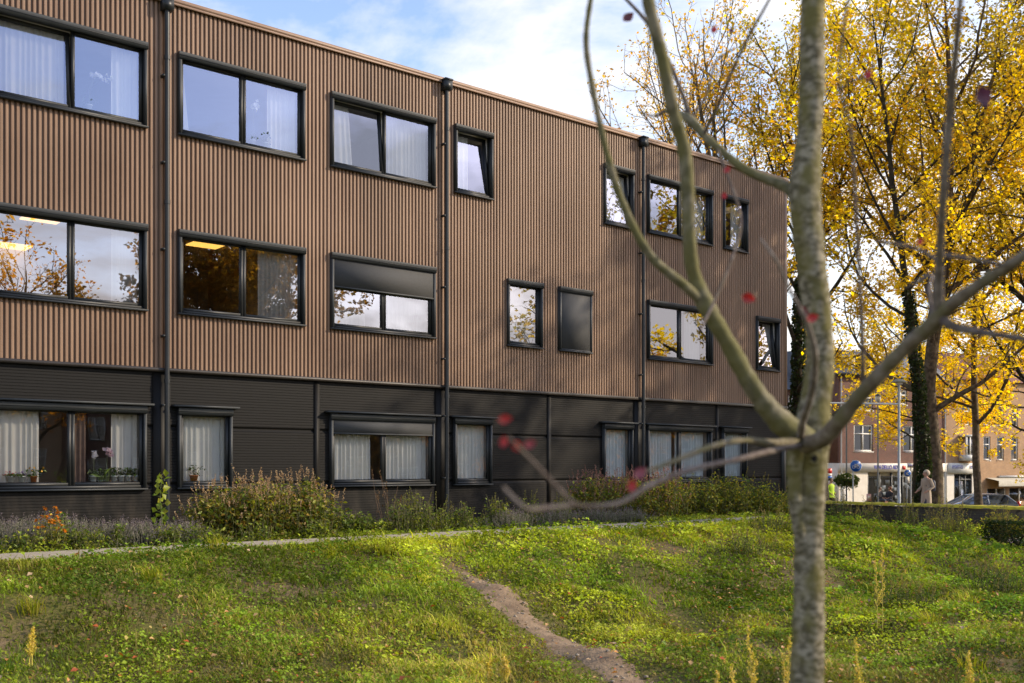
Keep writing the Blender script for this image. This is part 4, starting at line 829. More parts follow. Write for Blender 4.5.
KNO = [(.20, .25, .03), (.28, .30, .035), (.12, .18, .022), (.34, .30, .045), (.28, .19, .04)]; SPK = [(.48, .33, .18), (.52, .38, .22), (.42, .26, .14)]
HRB = [(.12, .19, .025), (.18, .25, .035), (.23, .27, .035)]
YGR = [(.31, .34, .04), (.40, .40, .045), (.20, .24, .03), (.46, .38, .05)]
def lav(x, e, w_, H, lab, sd): clump('lavender_bush', lab, 'lavender', spx(x, e), e, w_*1.15, .5, H*.68, 200, 2200, .045, LAV, .5, LVS, aspect=.18, stemcol=(.17, .16, .12), thin=True, seed=sd, shape=.7)
lav(8, 2.2, .55, .62, 'grey lavender bush at the left edge below the wide window', 41); lav(38, 2.0, .55, .66, 'grey lavender bush behind the orange-flowered plant', 42); lav(75, 2.0, .5, .60, 'grey lavender bush right of the orange-flowered plant', 43)
lav(118, 2.3, .42, .52, 'low lavender bush left of the sapling', 44); lav(146, 2.45, .40, .50, 'silvery lavender bush at the foot of the sapling', 45); lav(182, 2.45, .38, .46, 'silvery lavender bush between the sapling and the tall clump', 46)
clump('flowering_plant', 'low plant with orange daisy flowers beside the path', 'flowering plant', spx(48, 2.75), 2.75, .22, .15, .55, 26, 240, .05, YGR, 0, None, ((.72, .27, .02), 20, .05), seed=47)
clump('small_shrub', 'small bright green shrub behind the orange flowers', 'shrub', spx(63, 2.55), 2.55, .22, .2, .52, 40, 520, .06, HRB, seed=48)
clump('small_shrub', 'small bright green shrub left of the sapling', 'shrub', spx(119, 2.65), 2.65, .16, .16, .36, 30, 320, .055, HRB, seed=49)
for i, (x, hh, lb) in enumerate(((22, .30, 'low yellow-green herb at the path edge, leftmost'), (88, .34, 'low green herb at the path edge right of the orange flowers'), (172, .32, 'low green herb at the path edge right of the sapling'), (203, .34, 'low green herb at the path edge left of the spiked clumps'), (258, .3, 'low green herb at the foot of the spiked clumps'), (318, .3, 'low green herb by the path under the right-hand spiked clump'))):
    clump('path_herb', lb, 'herb', spx(x, 2.8), 2.8, .42, .22, hh, 40, 460, .06, HRB+YGR[:1], group='herbs along the path edge', seed=200+i)
p = loc(spx(161, 2.35), 2.35); t = thing('sapling', 'leafy yellow-green sapling standing in front of the first downpipe', 'sapling', (p[0], p[1], float(h(*p))), BROT, 'plants along the black wall')
rg = np.random.RandomState(50); ax = np.array([(0, 0, -.03), (.015, 0, .35), (-.01, .01, .7), (.01, 0, 1.02)]); st = MB().tube(ax, [.009, .008, .006, .003], 6); q, cl = [], []
for i, z in enumerate(np.linspace(.22, 1.03, 30)):
    az = i*2.4+rg.randn()*.3; L = rg.uniform(.05, .13)*(1.15-.35*z); p0 = np.array([0, 0, z]); p1 = p0+np.array([math.cos(az)*L, math.sin(az)*L, .03]); st.tube([p0, p1], [.003, .002], 3, False); q.append(p1); cl.append(np.array([(.24, .29, .03), (.34, .34, .035), (.17, .24, .03)][rg.randint(3)])*(1 if z > .4 else 1.25))
st.build('stem', M_STEM, t); MB().leaves(np.array(q), .125*rg.uniform(.7, 1.2, 30), np.array(cl), -.25, .8, rg).build('foliage', M_GLEAF, t)
KL = ('tall reddish-spiked plant clump, leftmost of three under the narrow window', 'tall reddish-spiked plant clump in the middle beside the narrow window', 'tall reddish-spiked plant clump, right of the three, before the wide window')
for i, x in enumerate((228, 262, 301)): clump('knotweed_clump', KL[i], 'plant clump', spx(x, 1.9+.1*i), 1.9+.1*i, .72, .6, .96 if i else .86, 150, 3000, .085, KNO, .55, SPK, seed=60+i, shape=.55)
clump('green_herb', 'fresh green herb clump right of the reddish-spiked plants', 'herb', spx(338, 1.9), 1.9, .4, .35, .46, 70, 700, .09, HRB, seed=64); clump('green_herb', 'low green herb clump beneath the ground-floor screen window', 'herb', spx(362, 1.9), 1.9, .32, .3, .36, 60, 500, .08, HRB, seed=65)
clump('dry_stalk_plant', 'dry brown stalks standing under the ground-floor screen window', 'plant', spx(387, 1.6), 1.6, .25, .2, .95, 12, 60, .05, [(.18, .11, .05), (.12, .08, .04)], .8, [(.22, .13, .06)], stemcol=(.14, .085, .05), seed=66)
for i, (x, hh, lb) in enumerate(((400, .62, 'upright green weed under the right pane of the screened window'), (418, .72, 'tall green weed left of the middle downpipe'), (437, .5, 'low green weed at the foot of the middle downpipe'), (462, .5, 'green weed just right of the middle downpipe'), (497, .58, 'green weed below the narrow window by the middle downpipe'), (530, .62, 'tall leafy weed at the start of the long lavender strip'), (560, .5, 'green weed among the lavender right of the tall leafy weed'))):
    clump('green_weed', lb, 'weed', spx(x, 2.2), 2.2, .34, .3, hh, 60, 420, .065, HRB+YGR[:1], .15, [(.18, .17, .05)], seed=70+i)
lav(512, 2.5, .5, .46, 'grey-green lavender bush below the narrow window by the middle downpipe', 81); lav(558, 2.5, .55, .46, 'grey lavender bush left of the pink-spiked clump', 82); lav(596, 2.55, .55, .44, 'grey lavender bush in front of the pink-spiked clump', 83); lav(628, 2.6, .5, .40, 'low silvery lavender bush, rightmost by the path', 84)
PK = [(.40, .22, .18), (.34, .18, .15), (.28, .14, .10)]
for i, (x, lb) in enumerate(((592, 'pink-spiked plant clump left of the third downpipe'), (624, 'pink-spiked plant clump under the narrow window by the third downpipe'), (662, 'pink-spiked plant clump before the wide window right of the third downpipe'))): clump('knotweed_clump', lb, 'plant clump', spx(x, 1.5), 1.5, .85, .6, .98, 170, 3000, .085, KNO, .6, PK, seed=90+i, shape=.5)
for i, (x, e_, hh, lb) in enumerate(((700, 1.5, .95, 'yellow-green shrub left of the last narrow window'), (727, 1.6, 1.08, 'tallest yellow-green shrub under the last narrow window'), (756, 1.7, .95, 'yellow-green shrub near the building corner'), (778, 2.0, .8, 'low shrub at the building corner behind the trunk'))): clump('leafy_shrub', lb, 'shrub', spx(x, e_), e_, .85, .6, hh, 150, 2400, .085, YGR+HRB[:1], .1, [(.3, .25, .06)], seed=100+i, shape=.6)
def at_px(px, Z):
    X = (px-CX)/F*Z; s_, e_ = se(X, Z); return float(s_), float(e_)
for i, (x, Z, hh, wv, lb, kk) in enumerate(((870, 25.5, .55, .5, 'feathery grass tuft in front of the boundary wall', 0), (908, 25.0, .7, .35, 'tall grass tuft below the small blue sign', 0), (940, 24.5, .8, .5, 'brownish tall weeds in front of the walking woman', 1), (958, 23.5, .75, .35, 'pale feathery weed by the right end of the wall', 1),
        (1002, 23.0, .85, .2, 'slim pale upright weed beside the dark hedge', 1), (840, 24.0, .5, .4, 'leafy weed right beside the foreground trunk', 0), (770, 20.0, .4, .6, 'green weed patch left of the foreground trunk', 0), (748, 17.5, .32, .7, 'bright weed patch on the bank under the leaf-green shrubs', 0), (905, 15.0, .34, .6, 'dark green feathery weed on the right bank', 2), (1000, 16.5, .36, .8, 'bramble-like dark weed at the right edge', 2), (985, 18.5, .38, .7, 'dark leafy weed before the paved path', 2))):
    s_, e_ = at_px(x, Z); clump('tall_weed', lb, 'weed', s_, e_, wv, wv*.8, hh, 70, 460, .06, [HRB, YGR+[(.26, .2, .08)], [(.09, .15, .02), (.13, .20, .025)]][kk], .35, [(.28, .22, .08), (.22, .20, .05)], group='weeds on the bank', aspect=.3, seed=120+i)
def tuft(x, Z, H, lab, sd):
    rng = np.random.RandomState(sd); X_, Y_ = (x-CX)/F*Z, Z; t = thing('grass_tuft', lab, 'grass tuft', (X_, Y_, float(h(X_, Y_))-.02), 0, 'tall grass tufts on the lawn'); mb = MB()
    for _ in range(70):
        a = rng.rand()*6.283; r = abs(rng.randn())*.07; L = H*rng.uniform(.5, 1.1); dv = np.array([math.cos(a), math.sin(a), 0]); p0 = np.array([rng.randn()*.06, rng.randn()*.06, 0]); pp = np.array([-dv[1], dv[0], 0])*.005
        p1 = p0+dv*L*.18+[0, 0, L*.6]; p2 = p0+dv*L*rng.uniform(.35, .8)+[0, 0, L*.92]; c = np.array([(.40, .42, .03), (.26, .32, .025), (.48, .42, .06)][rng.randint(3)])*rng.uniform(.7, 1.2)
        mb.add([p0-pp, p0+pp, p1+pp*.8, p1-pp*.8, p2], [(0, 1, 2, 3)], [(3, 2, 4)], np.stack([c*.6, c*.6, c, c, c*1.1]))
    mb.build('blades', M_LEAF, t)['kind'] = 'stuff'
for i_, (x, Z, H, lab) in enumerate(((912, 7.6, .30, 'bright tall grass tuft at the bottom edge right of the trunk'), (948, 7.4, .26, 'bright grass tuft at the bottom edge, middle of the right-hand tufts'), (985, 7.6, .30, 'bright grass tuft at the bottom edge near the right corner'), (1018, 7.8, .32, 'bright grass tuft in the bottom right corner'), (30, 10.5, .26, 'pale grass tuft at the left edge of the lawn'), (150, 12.0, .24, 'dark grass tuft on the left half of the lawn'), (215, 13.6, .30, 'tall grass tuft near the path left of the dirt trail'), (585, 13.0, .22, 'grass tuft on the bank right of the dirt trail'), (690, 11.5, .22, 'grass tuft on the bank left of the trunk'), (930, 13.5, .3, 'grass tuft on the right part of the bank'), (970, 10.5, .3, 'bright grass tuft low on the right bank'), (385, 14.3, .3, 'tall grass tuft at the path edge above the dirt trail'))): tuft(x, Z, H, lab, 300+i_)
for x, Z, lb in ((1003, 25.5, 'yellow-leaved shrub at the end of the boundary wall'), (1022, 25.0, 'yellow-flecked shrub at the right edge above the clipped hedge')):
    s_, e_ = at_px(x, Z); clump('leafy_shrub', lb, 'shrub', s_, e_, .5, .45, .62, 90, 1300, .08, YGR+[(.6, .45, .04)], group='weeds on the bank', seed=int(x), shape=.6)
def stalk(x, Z, ytop, lab, sd, n_=2):
    rng = np.random.RandomState(sd); X_ = (x-CX)/F*Z; g_ = float(h(X_, Z)); t = thing('dry_weed', lab, 'weed', (X_, Z, g_-.01), 0, 'dry stalks on the grass'); H = EYE+(HY-ytop)/F*Z-g_
    st, q = MB(), []
    for k in range(n_):
        H_ = H*(1 if k == 0 else rng.uniform(.55, .85)); b0_ = np.array([rng.randn()*.025, rng.randn()*.025, 0]); ln = rng.randn(2)*.05*H_
        ax = np.array([b0_+np.array([ln[0]*u*u, ln[1]*u*u, H_*u]) for u in np.linspace(0, 1, 6)]); st.tube(ax, np.linspace(.006, .0025, 6), 5, False)
        for u in np.linspace(.32, .99, 26):
            p = np.array([np.interp(u, np.linspace(0, 1, 6), ax[:, c]) for c in range(3)]); az = rng.rand()*6.283; L = .085*(1.1-u)+.02; d = np.array([math.cos(az)*.55, math.sin(az)*.55, 1.0]); d /= np.linalg.norm(d)
            st.tube([p, p+d*L], [.003, .0015], 3, False); q += [p+d*L*v+rng.randn(3)*.005 for v in (.3, .5, .7, .85, 1.0)]
    st.build('stem', mat('straw_stem', (.62, .50, .10), (.50, .42, .08), rough=.8), t); q = np.array(q)
    MB().leaves(q, .026*rng.uniform(.6, 1.3, len(q)), np.array([(.80, .64, .10), (.70, .60, .08), (.82, .62, .2)])[rng.randint(3, size=len(q))], .1, .45, rng).build('seed_head', M_GLEAF, t)
for a_ in ((756, 8.6, 628, 'yellow plume-like dry weed stalk left of the foreground trunk', 401), (786, 8.4, 636, 'thin yellow weed stalk beside the foreground trunk', 402), (861, 8.4, 640, 'yellow seed-headed weed right of the trunk near the bottom edge', 403), (738, 8.2, 668, 'small yellow stalk at the bottom edge left of the taller plume', 404), (722, 8.2, 672, 'smallest yellow stalk at the bottom edge, leftmost of the plumes', 405), (488, 9.4, 648, 'yellow grass stalk at the bottom beside the dirt trail', 406), (503, 9.4, 655, 'second yellow grass stalk beside the dirt trail, a little lower', 407), (880, 13.0, 545, 'tall thin pale weed on the right bank', 408), (968, 8.6, 652, 'slim pale stalk near the lower right corner', 409), (30, 9.6, 628, 'pale seed-headed grass stalk at the lower left', 410)): stalk(*a_)

# ------------------------------------------------------------------ boundary wall, hedge
M_WB = brickmat('dark_wall_brick', (.055, .042, .03), (.04, .034, .024), (.06, .055, .04))
M_SUNMOSS = mat('sunlit_moss_coping', (.72, .60, .05), (.42, .38, .05), rough=.95, scale=6, bump=.8)  # sunlight on the mossy wall top put into its yellow colour
p = loc(19.25, 0.2); t = thing('boundary_wall', 'low dark brick wall with a mossy top coloured sunlit yellow-green behind the lawn', 'wall', (p[0], p[1], 0), BROT)
MB().box(0, .24, -5.9, 0, -.6, .08).build('brickwork', M_WB, t)
cp = MB(); yy = np.linspace(-5.94, .04, 60); pr = [(-.05, .083), (-.05, .13), (.12, .16), (.29, .13), (.29, .083)]
V = [(x, y, z+.03*rs.rand()) for y in yy for x, z in pr]; i = np.arange(59)[:, None]*5; j = np.arange(4)[None]
cp.add(V, np.stack([i+j, i+j+1, i+5+j+1, i+5+j], -1).reshape(-1, 4)).build('coping', M_SUNMOSS, t, True)
s_, e_ = at_px(1016, 22.5); pp = loc(s_, e_)
t = thing('clipped_hedge', 'dark clipped hedge bush at the right edge by the paved path', 'hedge', (pp[0], pp[1], float(h(*pp))-.15), BROT)
q = rs.uniform(-1, 1, (2600, 3)); mxx = np.abs(q).max(1, keepdims=True); q = q/mxx*(.82+.2*rs.rand(2600, 1)); q = q*np.array([.42, .6, .36])+np.array([0, 0, .36])
MB().leaves(q, .07, np.array([(.03, .05, .012), (.045, .07, .015), (.02, .035, .01)])[rs.randint(3, size=2600)], .2, .6).build('foliage', M_GLEAF, t)
MB().tube([(0, 0, -.05), (.02, 0, .3)], .05, 7).tube([(0, 0, .1), (.2, .2, .45)], .02, 5).tube([(0, 0, .1), (-.2, -.25, .45)], .02, 5).build('stem', M_BARK, t)

# ------------------------------------------------------------------ street scene
SZ = 72.0
GS = float(h((900-CX)/F*SZ, SZ))
def fx(x, Z=SZ): return (x-CX)/F*Z
def fz(y, Z=SZ): return EYE+(HY-y)/F*Z
M_BRA = brickmat('red_brick', (.165, .055, .034), (.11, .038, .026), (.20, .16, .13)); M_BRB = brickmat('orange_brick', (.46, .26, .12), (.38, .205, .095), (.36, .28, .2)); M_BRC = brickmat('dark_brick', (.13, .06, .045), (.10, .05, .04), (.14, .11, .1))
M_SLATE = mat('slate_roof', (.07, .075, .085), (.10, .10, .11), rough=.7, scale=9, bump=.4); M_DKGL = glassmat('street_glass', .08, (.35, .38, .40)); M_CREAM = mat('cream_render', (.80, .75, .65), (.72, .66, .56), rough=.7, scale=3); M_SHGL = glassmat('shop_glass', .05, (.85, .87, .88)); M_INT = mat('shop_interior', (.06, .055, .05), (.14, .12, .10), rough=.9, scale=3)
M_POSTER = mat('shop_posters', (.55, .56, .55), (.10, .11, .12), rough=.6, scale=3.5, detail=1)
M_BLUE = mat('sign_blue', (.015, .14, .55), (.015, .12, .5), rough=.4); M_REDS = mat('sign_red', (.62, .03, .02), (.55, .025, .02), rough=.4); M_NAVY = mat('blue_lettering', (.06, .06, .45), (.05, .05, .4), rough=.4)
M_GREY = mat('galvanised_steel', (.34, .36, .37), (.42, .44, .45), rough=.45, metal=.3, scale=5); M_DGREY = mat('dark_post', (.05, .055, .055), (.07, .07, .07), rough=.5)
def hwin(parent, x0, x1, z0, z1, y=0, cols_=2, transom=True):
    f = MB(); b = .09
    f.box(x0, x0+b, y-.06, y+.1, z0, z1).box(x1-b, x1, y-.06, y+.1, z0, z1).box(x0+b, x1-b, y-.06, y+.1, z0, z0+b).box(x0+b, x1-b, y-.06, y+.1, z1-b, z1)
    for i in range(1, cols_):
        xm = x0+(x1-x0)*i/cols_; f.box(xm-.04, xm+.04, y-.05, y+.09, z0+b, z1-b)
    if transom: zm = z0+(z1-z0)*.66; f.box(x0+b, x1-b, y-.055, y+.085, zm-.04, zm+.04)
    o = f.build('window', M_WHITE, parent)
    MB().quad((x0+b, y+.03, z0+b), (x1-b, y+.03, z0+b), (x1-b, y+.03, z1-b), (x0+b, y+.03, z1-b)).build('pane', M_DKGL, o)
    MB().box(x0+b, x1-b, y+.22, y+.24, z0+b, z1-b).build('net_curtain', mat('dim_net', (.34, .32, .28), (.12, .11, .10), rough=.9, scale=1.3), o)
    MB().box(x0-.08, x1+.08, y-.12, y+.02, z0-.09, z0-.003).build('sill', M_WHITE, o)
def facade(parent, x0, x1, z0, z1, holes, m, y=0, dep=8):
    b = MB(); xs = sorted({x0, x1, *[q for hh in holes for q in hh[:2]]})
    for a, c in zip(xs[:-1], xs[1:]):
        mid = (a+c)/2
        for p, q in spans(z0, z1, [(hh[2], hh[3]) for hh in holes if hh[0] < mid < hh[1]]): b.quad((a, y, p), (c, y, p), (c, y, q), (a, y, q))
    for hh in holes:
        a, c, p, q = hh; b.quad((a, y, p), (a, y+.35, p), (a, y+.35, q), (a, y, q)); b.quad((c, y, p), (c, y+.35, p), (c, y+.35, q), (c, y, q)); b.quad((a, y, q), (c, y, q), (c, y+.35, q), (a, y+.35, q)); b.quad((a, y, p), (c, y, p), (c, y+.35, p), (a, y+.35, p))
        b.quad((a-.1, y+.36, p-.1), (c+.1, y+.36, p-.1), (c+.1, y+.36, q+.1), (a-.1, y+.36, q+.1))
    b.box(x0, x0+.01, y+.004, y+dep, z0, z1).box(x1-.01, x1, y+.004, y+dep, z0, z1).box(x0, x1, y+dep-.01, y+dep, z0, z1)
    return b.build('wall', m, parent)
def lettering(txt, size, m, parent, at, name='lettering', wmax=None):
    cu = bpy.data.curves.new(name, 'FONT'); cu.body = txt; cu.size = size; cu.extrude = .01; cu.align_x = 'LEFT'
    o = bpy.data.objects.new(name, cu); COL.objects.link(o); dg = bpy.context.evaluated_depsgraph_get(); me = bpy.data.meshes.new_from_object(o.evaluated_get(dg)); bpy.data.objects.remove(o)
    o = bpy.data.objects.new(name, me); COL.objects.link(o); me.materials.clear(); me.materials.append(m); o.parent = parent; o.rotation_euler = (R(90), 0, 0); o.location = at
    if wmax and o.dimensions.x > 0:
        xs = [v.co.x for v in me.vertices]; o.scale = (wmax/(max(xs)-min(xs)), 1, 1)
    return o
# red-brown brick shop house
xa0, xa1 = fx(838), fx(946); HA = R(29)
def onface(x, x0, Z0): r = (x-CX)/F; return (r*Z0-x0)/(math.cos(HA)-r*math.sin(HA))
L = onface(946, xa0, SZ); t = thing('brick_shop_house', 'red-brown brick house with a slate roof, dormer and cream shop front', 'house', (xa0, SZ, GS), HA)
def lx(x): return onface(x, xa0, SZ)
def lz(y): return fz(y)-GS
hs = [(lx(854), lx(873), lz(451), lz(424)), (lx(903), lx(921), lz(451), lz(424)), (lx(852), lx(873), lz(409), lz(390)), (lx(896), lx(907), lz(402), lz(387)), (lx(920), lx(931), lz(402), lz(387))]
shop = [(lx(868), lx(940), 0.25, lz(472.5))]
facade(t, 0, L, lz(463), lz(373), hs, M_BRA)
facade(t, 0, L, 0, lz(463)-.003, shop, M_CREAM, y=.03, dep=7.9)
for hh in hs: hwin(t, *hh, y=.12)
MB().box(0, L, -.12, .02, lz(472), lz(463.2)).build('fascia', M_CREAM, t)
lettering('VAN DELLO ADV', .42, M_NAVY, t, (lx(872.5), -.14, lz(469.2)), wmax=lx(898)-lx(872.5))
MB().box(lx(901), lx(904), -.15, -.125, lz(469.5), lz(465.5)).build('fascia_emblem', M_REDS, t)
sw = MB()
for x in (868, 880, 892, 903, 916, 928, 939.3): sw.box(lx(x), lx(x)+.1, .06, .2, .25, lz(472.6))
sw.box(lx(868)+.1, lx(940)-.05, .07, .19, .25, .33).box(lx(868)+.1, lx(940)-.05, .07, .19, lz(477)-.03, lz(477)+.03); so_ = sw.build('shop_window', M_DGREY, t)
MB().quad((lx(868), .12, .3), (lx(940), .12, .3), (lx(940), .12, lz(472.7)), (lx(868), .12, lz(472.7))).build('pane', M_SHGL, so_)
MB().box(lx(868), lx(940), .34, .36, lz(477), lz(472.7)).build('lit_strip', mat('warm_shop_strip', (.85, .70, .42), (.6, .46, .26), rough=.7, scale=1.2), so_)
MB().box(lx(868.2), lx(939.8), .345, .352, .25, lz(477)-.05).build('backing', M_INT, so_)
pm = MB()
for i in range(34): xx = lx(870+rs.rand()*66); zz = .6+rs.rand()*1.3; pm.box(xx, xx+.3+.2*rs.rand(), .26, .27, zz, zz+.24)
pm.build('window_poster', mat('poster_paper', (.72, .74, .74), (.45, .48, .5), rough=.6), so_)['kind'] = 'stuff'
MB().box(lx(842), lx(848), .0, .06, 0, lz(475)).build('door', M_WHITE, t)
MB().add([(-.2, -.25, lz(373)), (L+.2, -.25, lz(373)), (L+.2, 2.2, lz(345)), (-.2, 2.2, lz(345)), (-.2, 8, lz(373)), (L+.2, 8, lz(373)), (L+.2, 5, lz(345)), (-.2, 5, lz(345))], [(0, 1, 2, 3), (3, 2, 6, 7), (7, 6, 5, 4), (0, 3, 7, 4), (1, 5, 6, 2)]).build('roof', M_SLATE, t)
MB().box(-.25, L+.25, -.40, -.0, lz(375), lz(373)-.003).build('gutter', M_DGREY, t)
d = MB(); dx0, dx1, dz0, dz1 = lx(854), lx(881), lz(371.5), lz(354); d.box(dx0, dx1, .0, 2.5, dz1-.15, dz1+.1).box(dx0, dx0+.15, .08, 2.4, dz0, dz1-.152).box(dx1-.15, dx1, .08, 2.4, dz0, dz1-.152).box(dx0+.15, dx1-.15, .08, .2, dz0, dz0+.25)
dm = d.build('dormer', M_WHITE, t)
f = MB()
for i in range(4): xx = dx0+.15+(dx1-dx0-.3)*i/3; f.box(xx-.05, xx+.05, .1, .2, dz0+.25, dz1-.153)
f.build('dormer_frame', M_WHITE, dm); MB().box(dx0+.15, dx1-.15, .16, .17, dz0+.25, dz1-.153).build('pane', M_DKGL, dm)
for x in (840.3, 951): MB().tube([(lx(x) if x < 946 else L-.2, -.08, 0), (lx(x) if x < 946 else L-.2, -.08, lz(375))], .05, 8).build('downpipe', M_GREY, t)
# orange brick house right of it
ZB = SZ+L*math.sin(HA); xb0 = fx(946.3, ZB); Lb = onface(1100, xb0, ZB); t = thing('brick_shop_house', 'sunlit orange brick house with tall white windows and a pale awning', 'house', (xb0, ZB, GS), HA)
def bx_(x): return onface(x, xb0, ZB)
def lz(y): return fz(y, ZB+1)-GS
hs = [(bx_(a), bx_(b), lz(460), lz(436)) for a, b in ((983.5, 990.5), (997, 1004), (1011, 1018), (1028, 1035), (1044, 1051))]+[(bx_(a), bx_(b), lz(425), lz(404)) for a, b in ((983.5, 990.5), (997, 1004), (1011, 1018), (1028, 1035), (1044, 1051), (960, 970))]
facade(t, 0, Lb, lz(463), lz(380), hs, M_BRB)
for hh in hs: hwin(t, *hh, y=.12, cols_=1)
facade(t, bx_(977.5), Lb, 0, lz(463)-.003, [(bx_(987), bx_(1006), .3, lz(489)), (bx_(1009), bx_(1030), .3, lz(489))], M_BRB, y=.0, dep=7.9)
facade(t, 0, bx_(977.4), 0, lz(463)-.003, [(bx_(953.5), bx_(971.5), .2, lz(474))], M_CREAM, y=-.05, dep=7.9)
MB().box(.05, bx_(977.3), -.2, -.052, lz(473.5), lz(463.5)).build('fascia', M_WHITE, t)
stk = MB()
for x0, cnt in ((950, 9), (967.5, 7)):
    for i in range(cnt):
        xx = bx_(x0+i*1.25); hz = .28*(.6+.4*((i*7) % 3)/2); stk.box(xx, xx+.025, -.225, -.205, lz(469), lz(469)+.28); stk.box(xx+.027, xx+.065, -.225, -.205, lz(469)+hz-.05, lz(469)+hz)
stk.build('lettering', M_NAVY, t)['kind'] = 'stuff'
f = MB()
for x in (953.5, 959, 965, 971): f.box(bx_(x), bx_(x)+.09, .0, .12, .2, lz(474))
f.box(bx_(953.5), bx_(971.5), .01, .11, lz(480), lz(480)+.08); so_ = f.build('shop_window', M_DGREY, t)
MB().box(bx_(953.5), bx_(971.5), .06, .065, .2, lz(474)).build('pane', M_SHGL, so_)
MB().box(bx_(953.6), bx_(971.4), .28, .3, .2, lz(474.2)).build('backing', M_INT, so_)
pm = MB()
for i in range(10): xx = bx_(955+rs.rand()*13); zz = .5+rs.rand()*1.2; pm.box(xx, xx+.35, .2, .21, zz, zz+.26)
pm.build('window_poster', MATS['poster_paper'], so_)['kind'] = 'stuff'
for a, b in ((987, 1006), (1009, 1030)):
    f = MB(); f.box(bx_(a), bx_(a)+.1, .05, .15, .3, lz(489)).box(bx_(b)-.1, bx_(b), .05, .15, .3, lz(489)).box(bx_((a+b)/2), bx_((a+b)/2)+.08, .05, .15, .3, lz(489)); o = f.build('shop_window', M_CREAM, t)
    MB().box(bx_(a), bx_(b), .1, .105, .3, lz(489)).build('pane', M_DKGL, o)
a0, a1 = bx_(986), bx_(1035); MB().add([(a0, 0, lz(478)), (a1, 0, lz(478)), (a1, -1.1, lz(481)), (a0, -1.1, lz(481)), (a1, -1.1, lz(486.5)), (a0, -1.1, lz(486.5))], [(0, 1, 2, 3), (3, 2, 4, 5)]).build('awning', mat('awning_cloth', (.50, .46, .36), (.42, .38, .30), rough=.8, scale=6), t)
MB().box(bx_(998), bx_(1040), -.18, -.02, lz(477.6), lz(475.8)).build('sign_band', M_WHITE, t)
b = MB(); b.box(bx_(958.5), bx_(970.5), -.7, -.01, lz(461), lz(455)); b.box(bx_(958.5), bx_(970.5), -.72, -.01, lz(437), lz(435)); o = b.build('bay_window', M_WHITE, t)
for x in (958.5, 962, 966, 969.2): MB().box(bx_(x), bx_(x)+.1, -.68, -.58, lz(455)+.003, lz(437)-.003).build('frame', M_WHITE, o)
MB().box(bx_(958.6), bx_(970.4), -.63, -.625, lz(455)+.003, lz(437)-.003).build('pane', M_DKGL, o)
MB().add([(-.2, -.3, lz(380)), (Lb+.2, -.3, lz(380)), (Lb+.2, 4, lz(345)), (-.2, 4, lz(345)), (-.2, 8.2, lz(380)), (Lb+.2, 8.2, lz(380))], [(0, 1, 2, 3), (3, 2, 5, 4)], [(0, 3, 4), (1, 5, 2)]).build('roof', mat('red_tile_roof', (.24, .09, .05), (.18, .07, .04), rough=.8, scale=10), t)
# darker house on the left, mostly behind the trunk
xc0, xc1 = fx(788), fx(836); t = thing('brick_house', 'dark brick house left of the slate-roofed shop house', 'house', (xc0, SZ+1.5, GS))
def lz(y): return fz(y)-GS
hs = [(fx(a)-xc0, fx(b)-xc0, lz(y1), lz(y0)) for a, b in ((794, 802), (822, 832)) for y1, y0 in ((450, 427), (415, 394))]+[(fx(822)-xc0, fx(832)-xc0, .05, lz(474))]
facade(t, 0, xc1-xc0, 0, lz(388), hs, M_BRC)
for hh in hs: hwin(t, *hh, y=.12, cols_=2)
MB().add([(-.2, -.3, lz(388)), (xc1-xc0+.1, -.3, lz(388)), (xc1-xc0+.1, 4, lz(355)), (-.2, 4, lz(355)), (-.2, 8.2, lz(388)), (xc1-xc0+.1, 8.2, lz(388))], [(0, 1, 2, 3), (3, 2, 5, 4)], [(0, 3, 4), (1, 5, 2)]).build('roof', M_SLATE, t)
# a terrace on the far side of the garden: out of the frame, mirrored in the ground-floor panes
def mirrored_house(x, y, rz, lab, m, seed):
    t = thing('brick_house', lab, 'house', (x, y, float(h(x, y))), R(rz)); Lh = 11
    hs = [(a, a+1.5, z, z+1.7) for z in (.9, 3.9) for a in (1., 4.6, 8.2)]
    facade(t, 0, Lh, -.3, 6.2, hs, m)
    for hh in hs: hwin(t, *hh, y=.12)
    MB().add([(-.2, -.3, 6.2), (Lh+.2, -.3, 6.2), (Lh+.2, 4, 9.2), (-.2, 4, 9.2), (-.2, 8.2, 6.2), (Lh+.2, 8.2, 6.2)], [(0, 1, 2, 3), (3, 2, 5, 4)], [(0, 3, 4), (1, 5, 2)]).build('roof', M_SLATE, t)
for i_, (lab, m_) in enumerate((('red brick house mirrored in the panes nearest the corner', M_BRA), ('orange brick house mirrored in the panes by the third downpipe', M_BRB), ('red brick house mirrored in the panes by the middle downpipe', M_BRA), ('dark brick house mirrored in the half-screened ground-floor panes', M_BRC), ('red brick house mirrored in the narrow ground-floor pane with the pot plant', M_BRA), ('orange brick house mirrored in the right pane of the leftmost ground-floor window', M_BRB), ('dark brick house mirrored in the left pane of the leftmost ground-floor window', M_BRC))): mirrored_house(46+(i_ % 2)*.6, 40-11.6*i_, -90, lab, m_, i_)
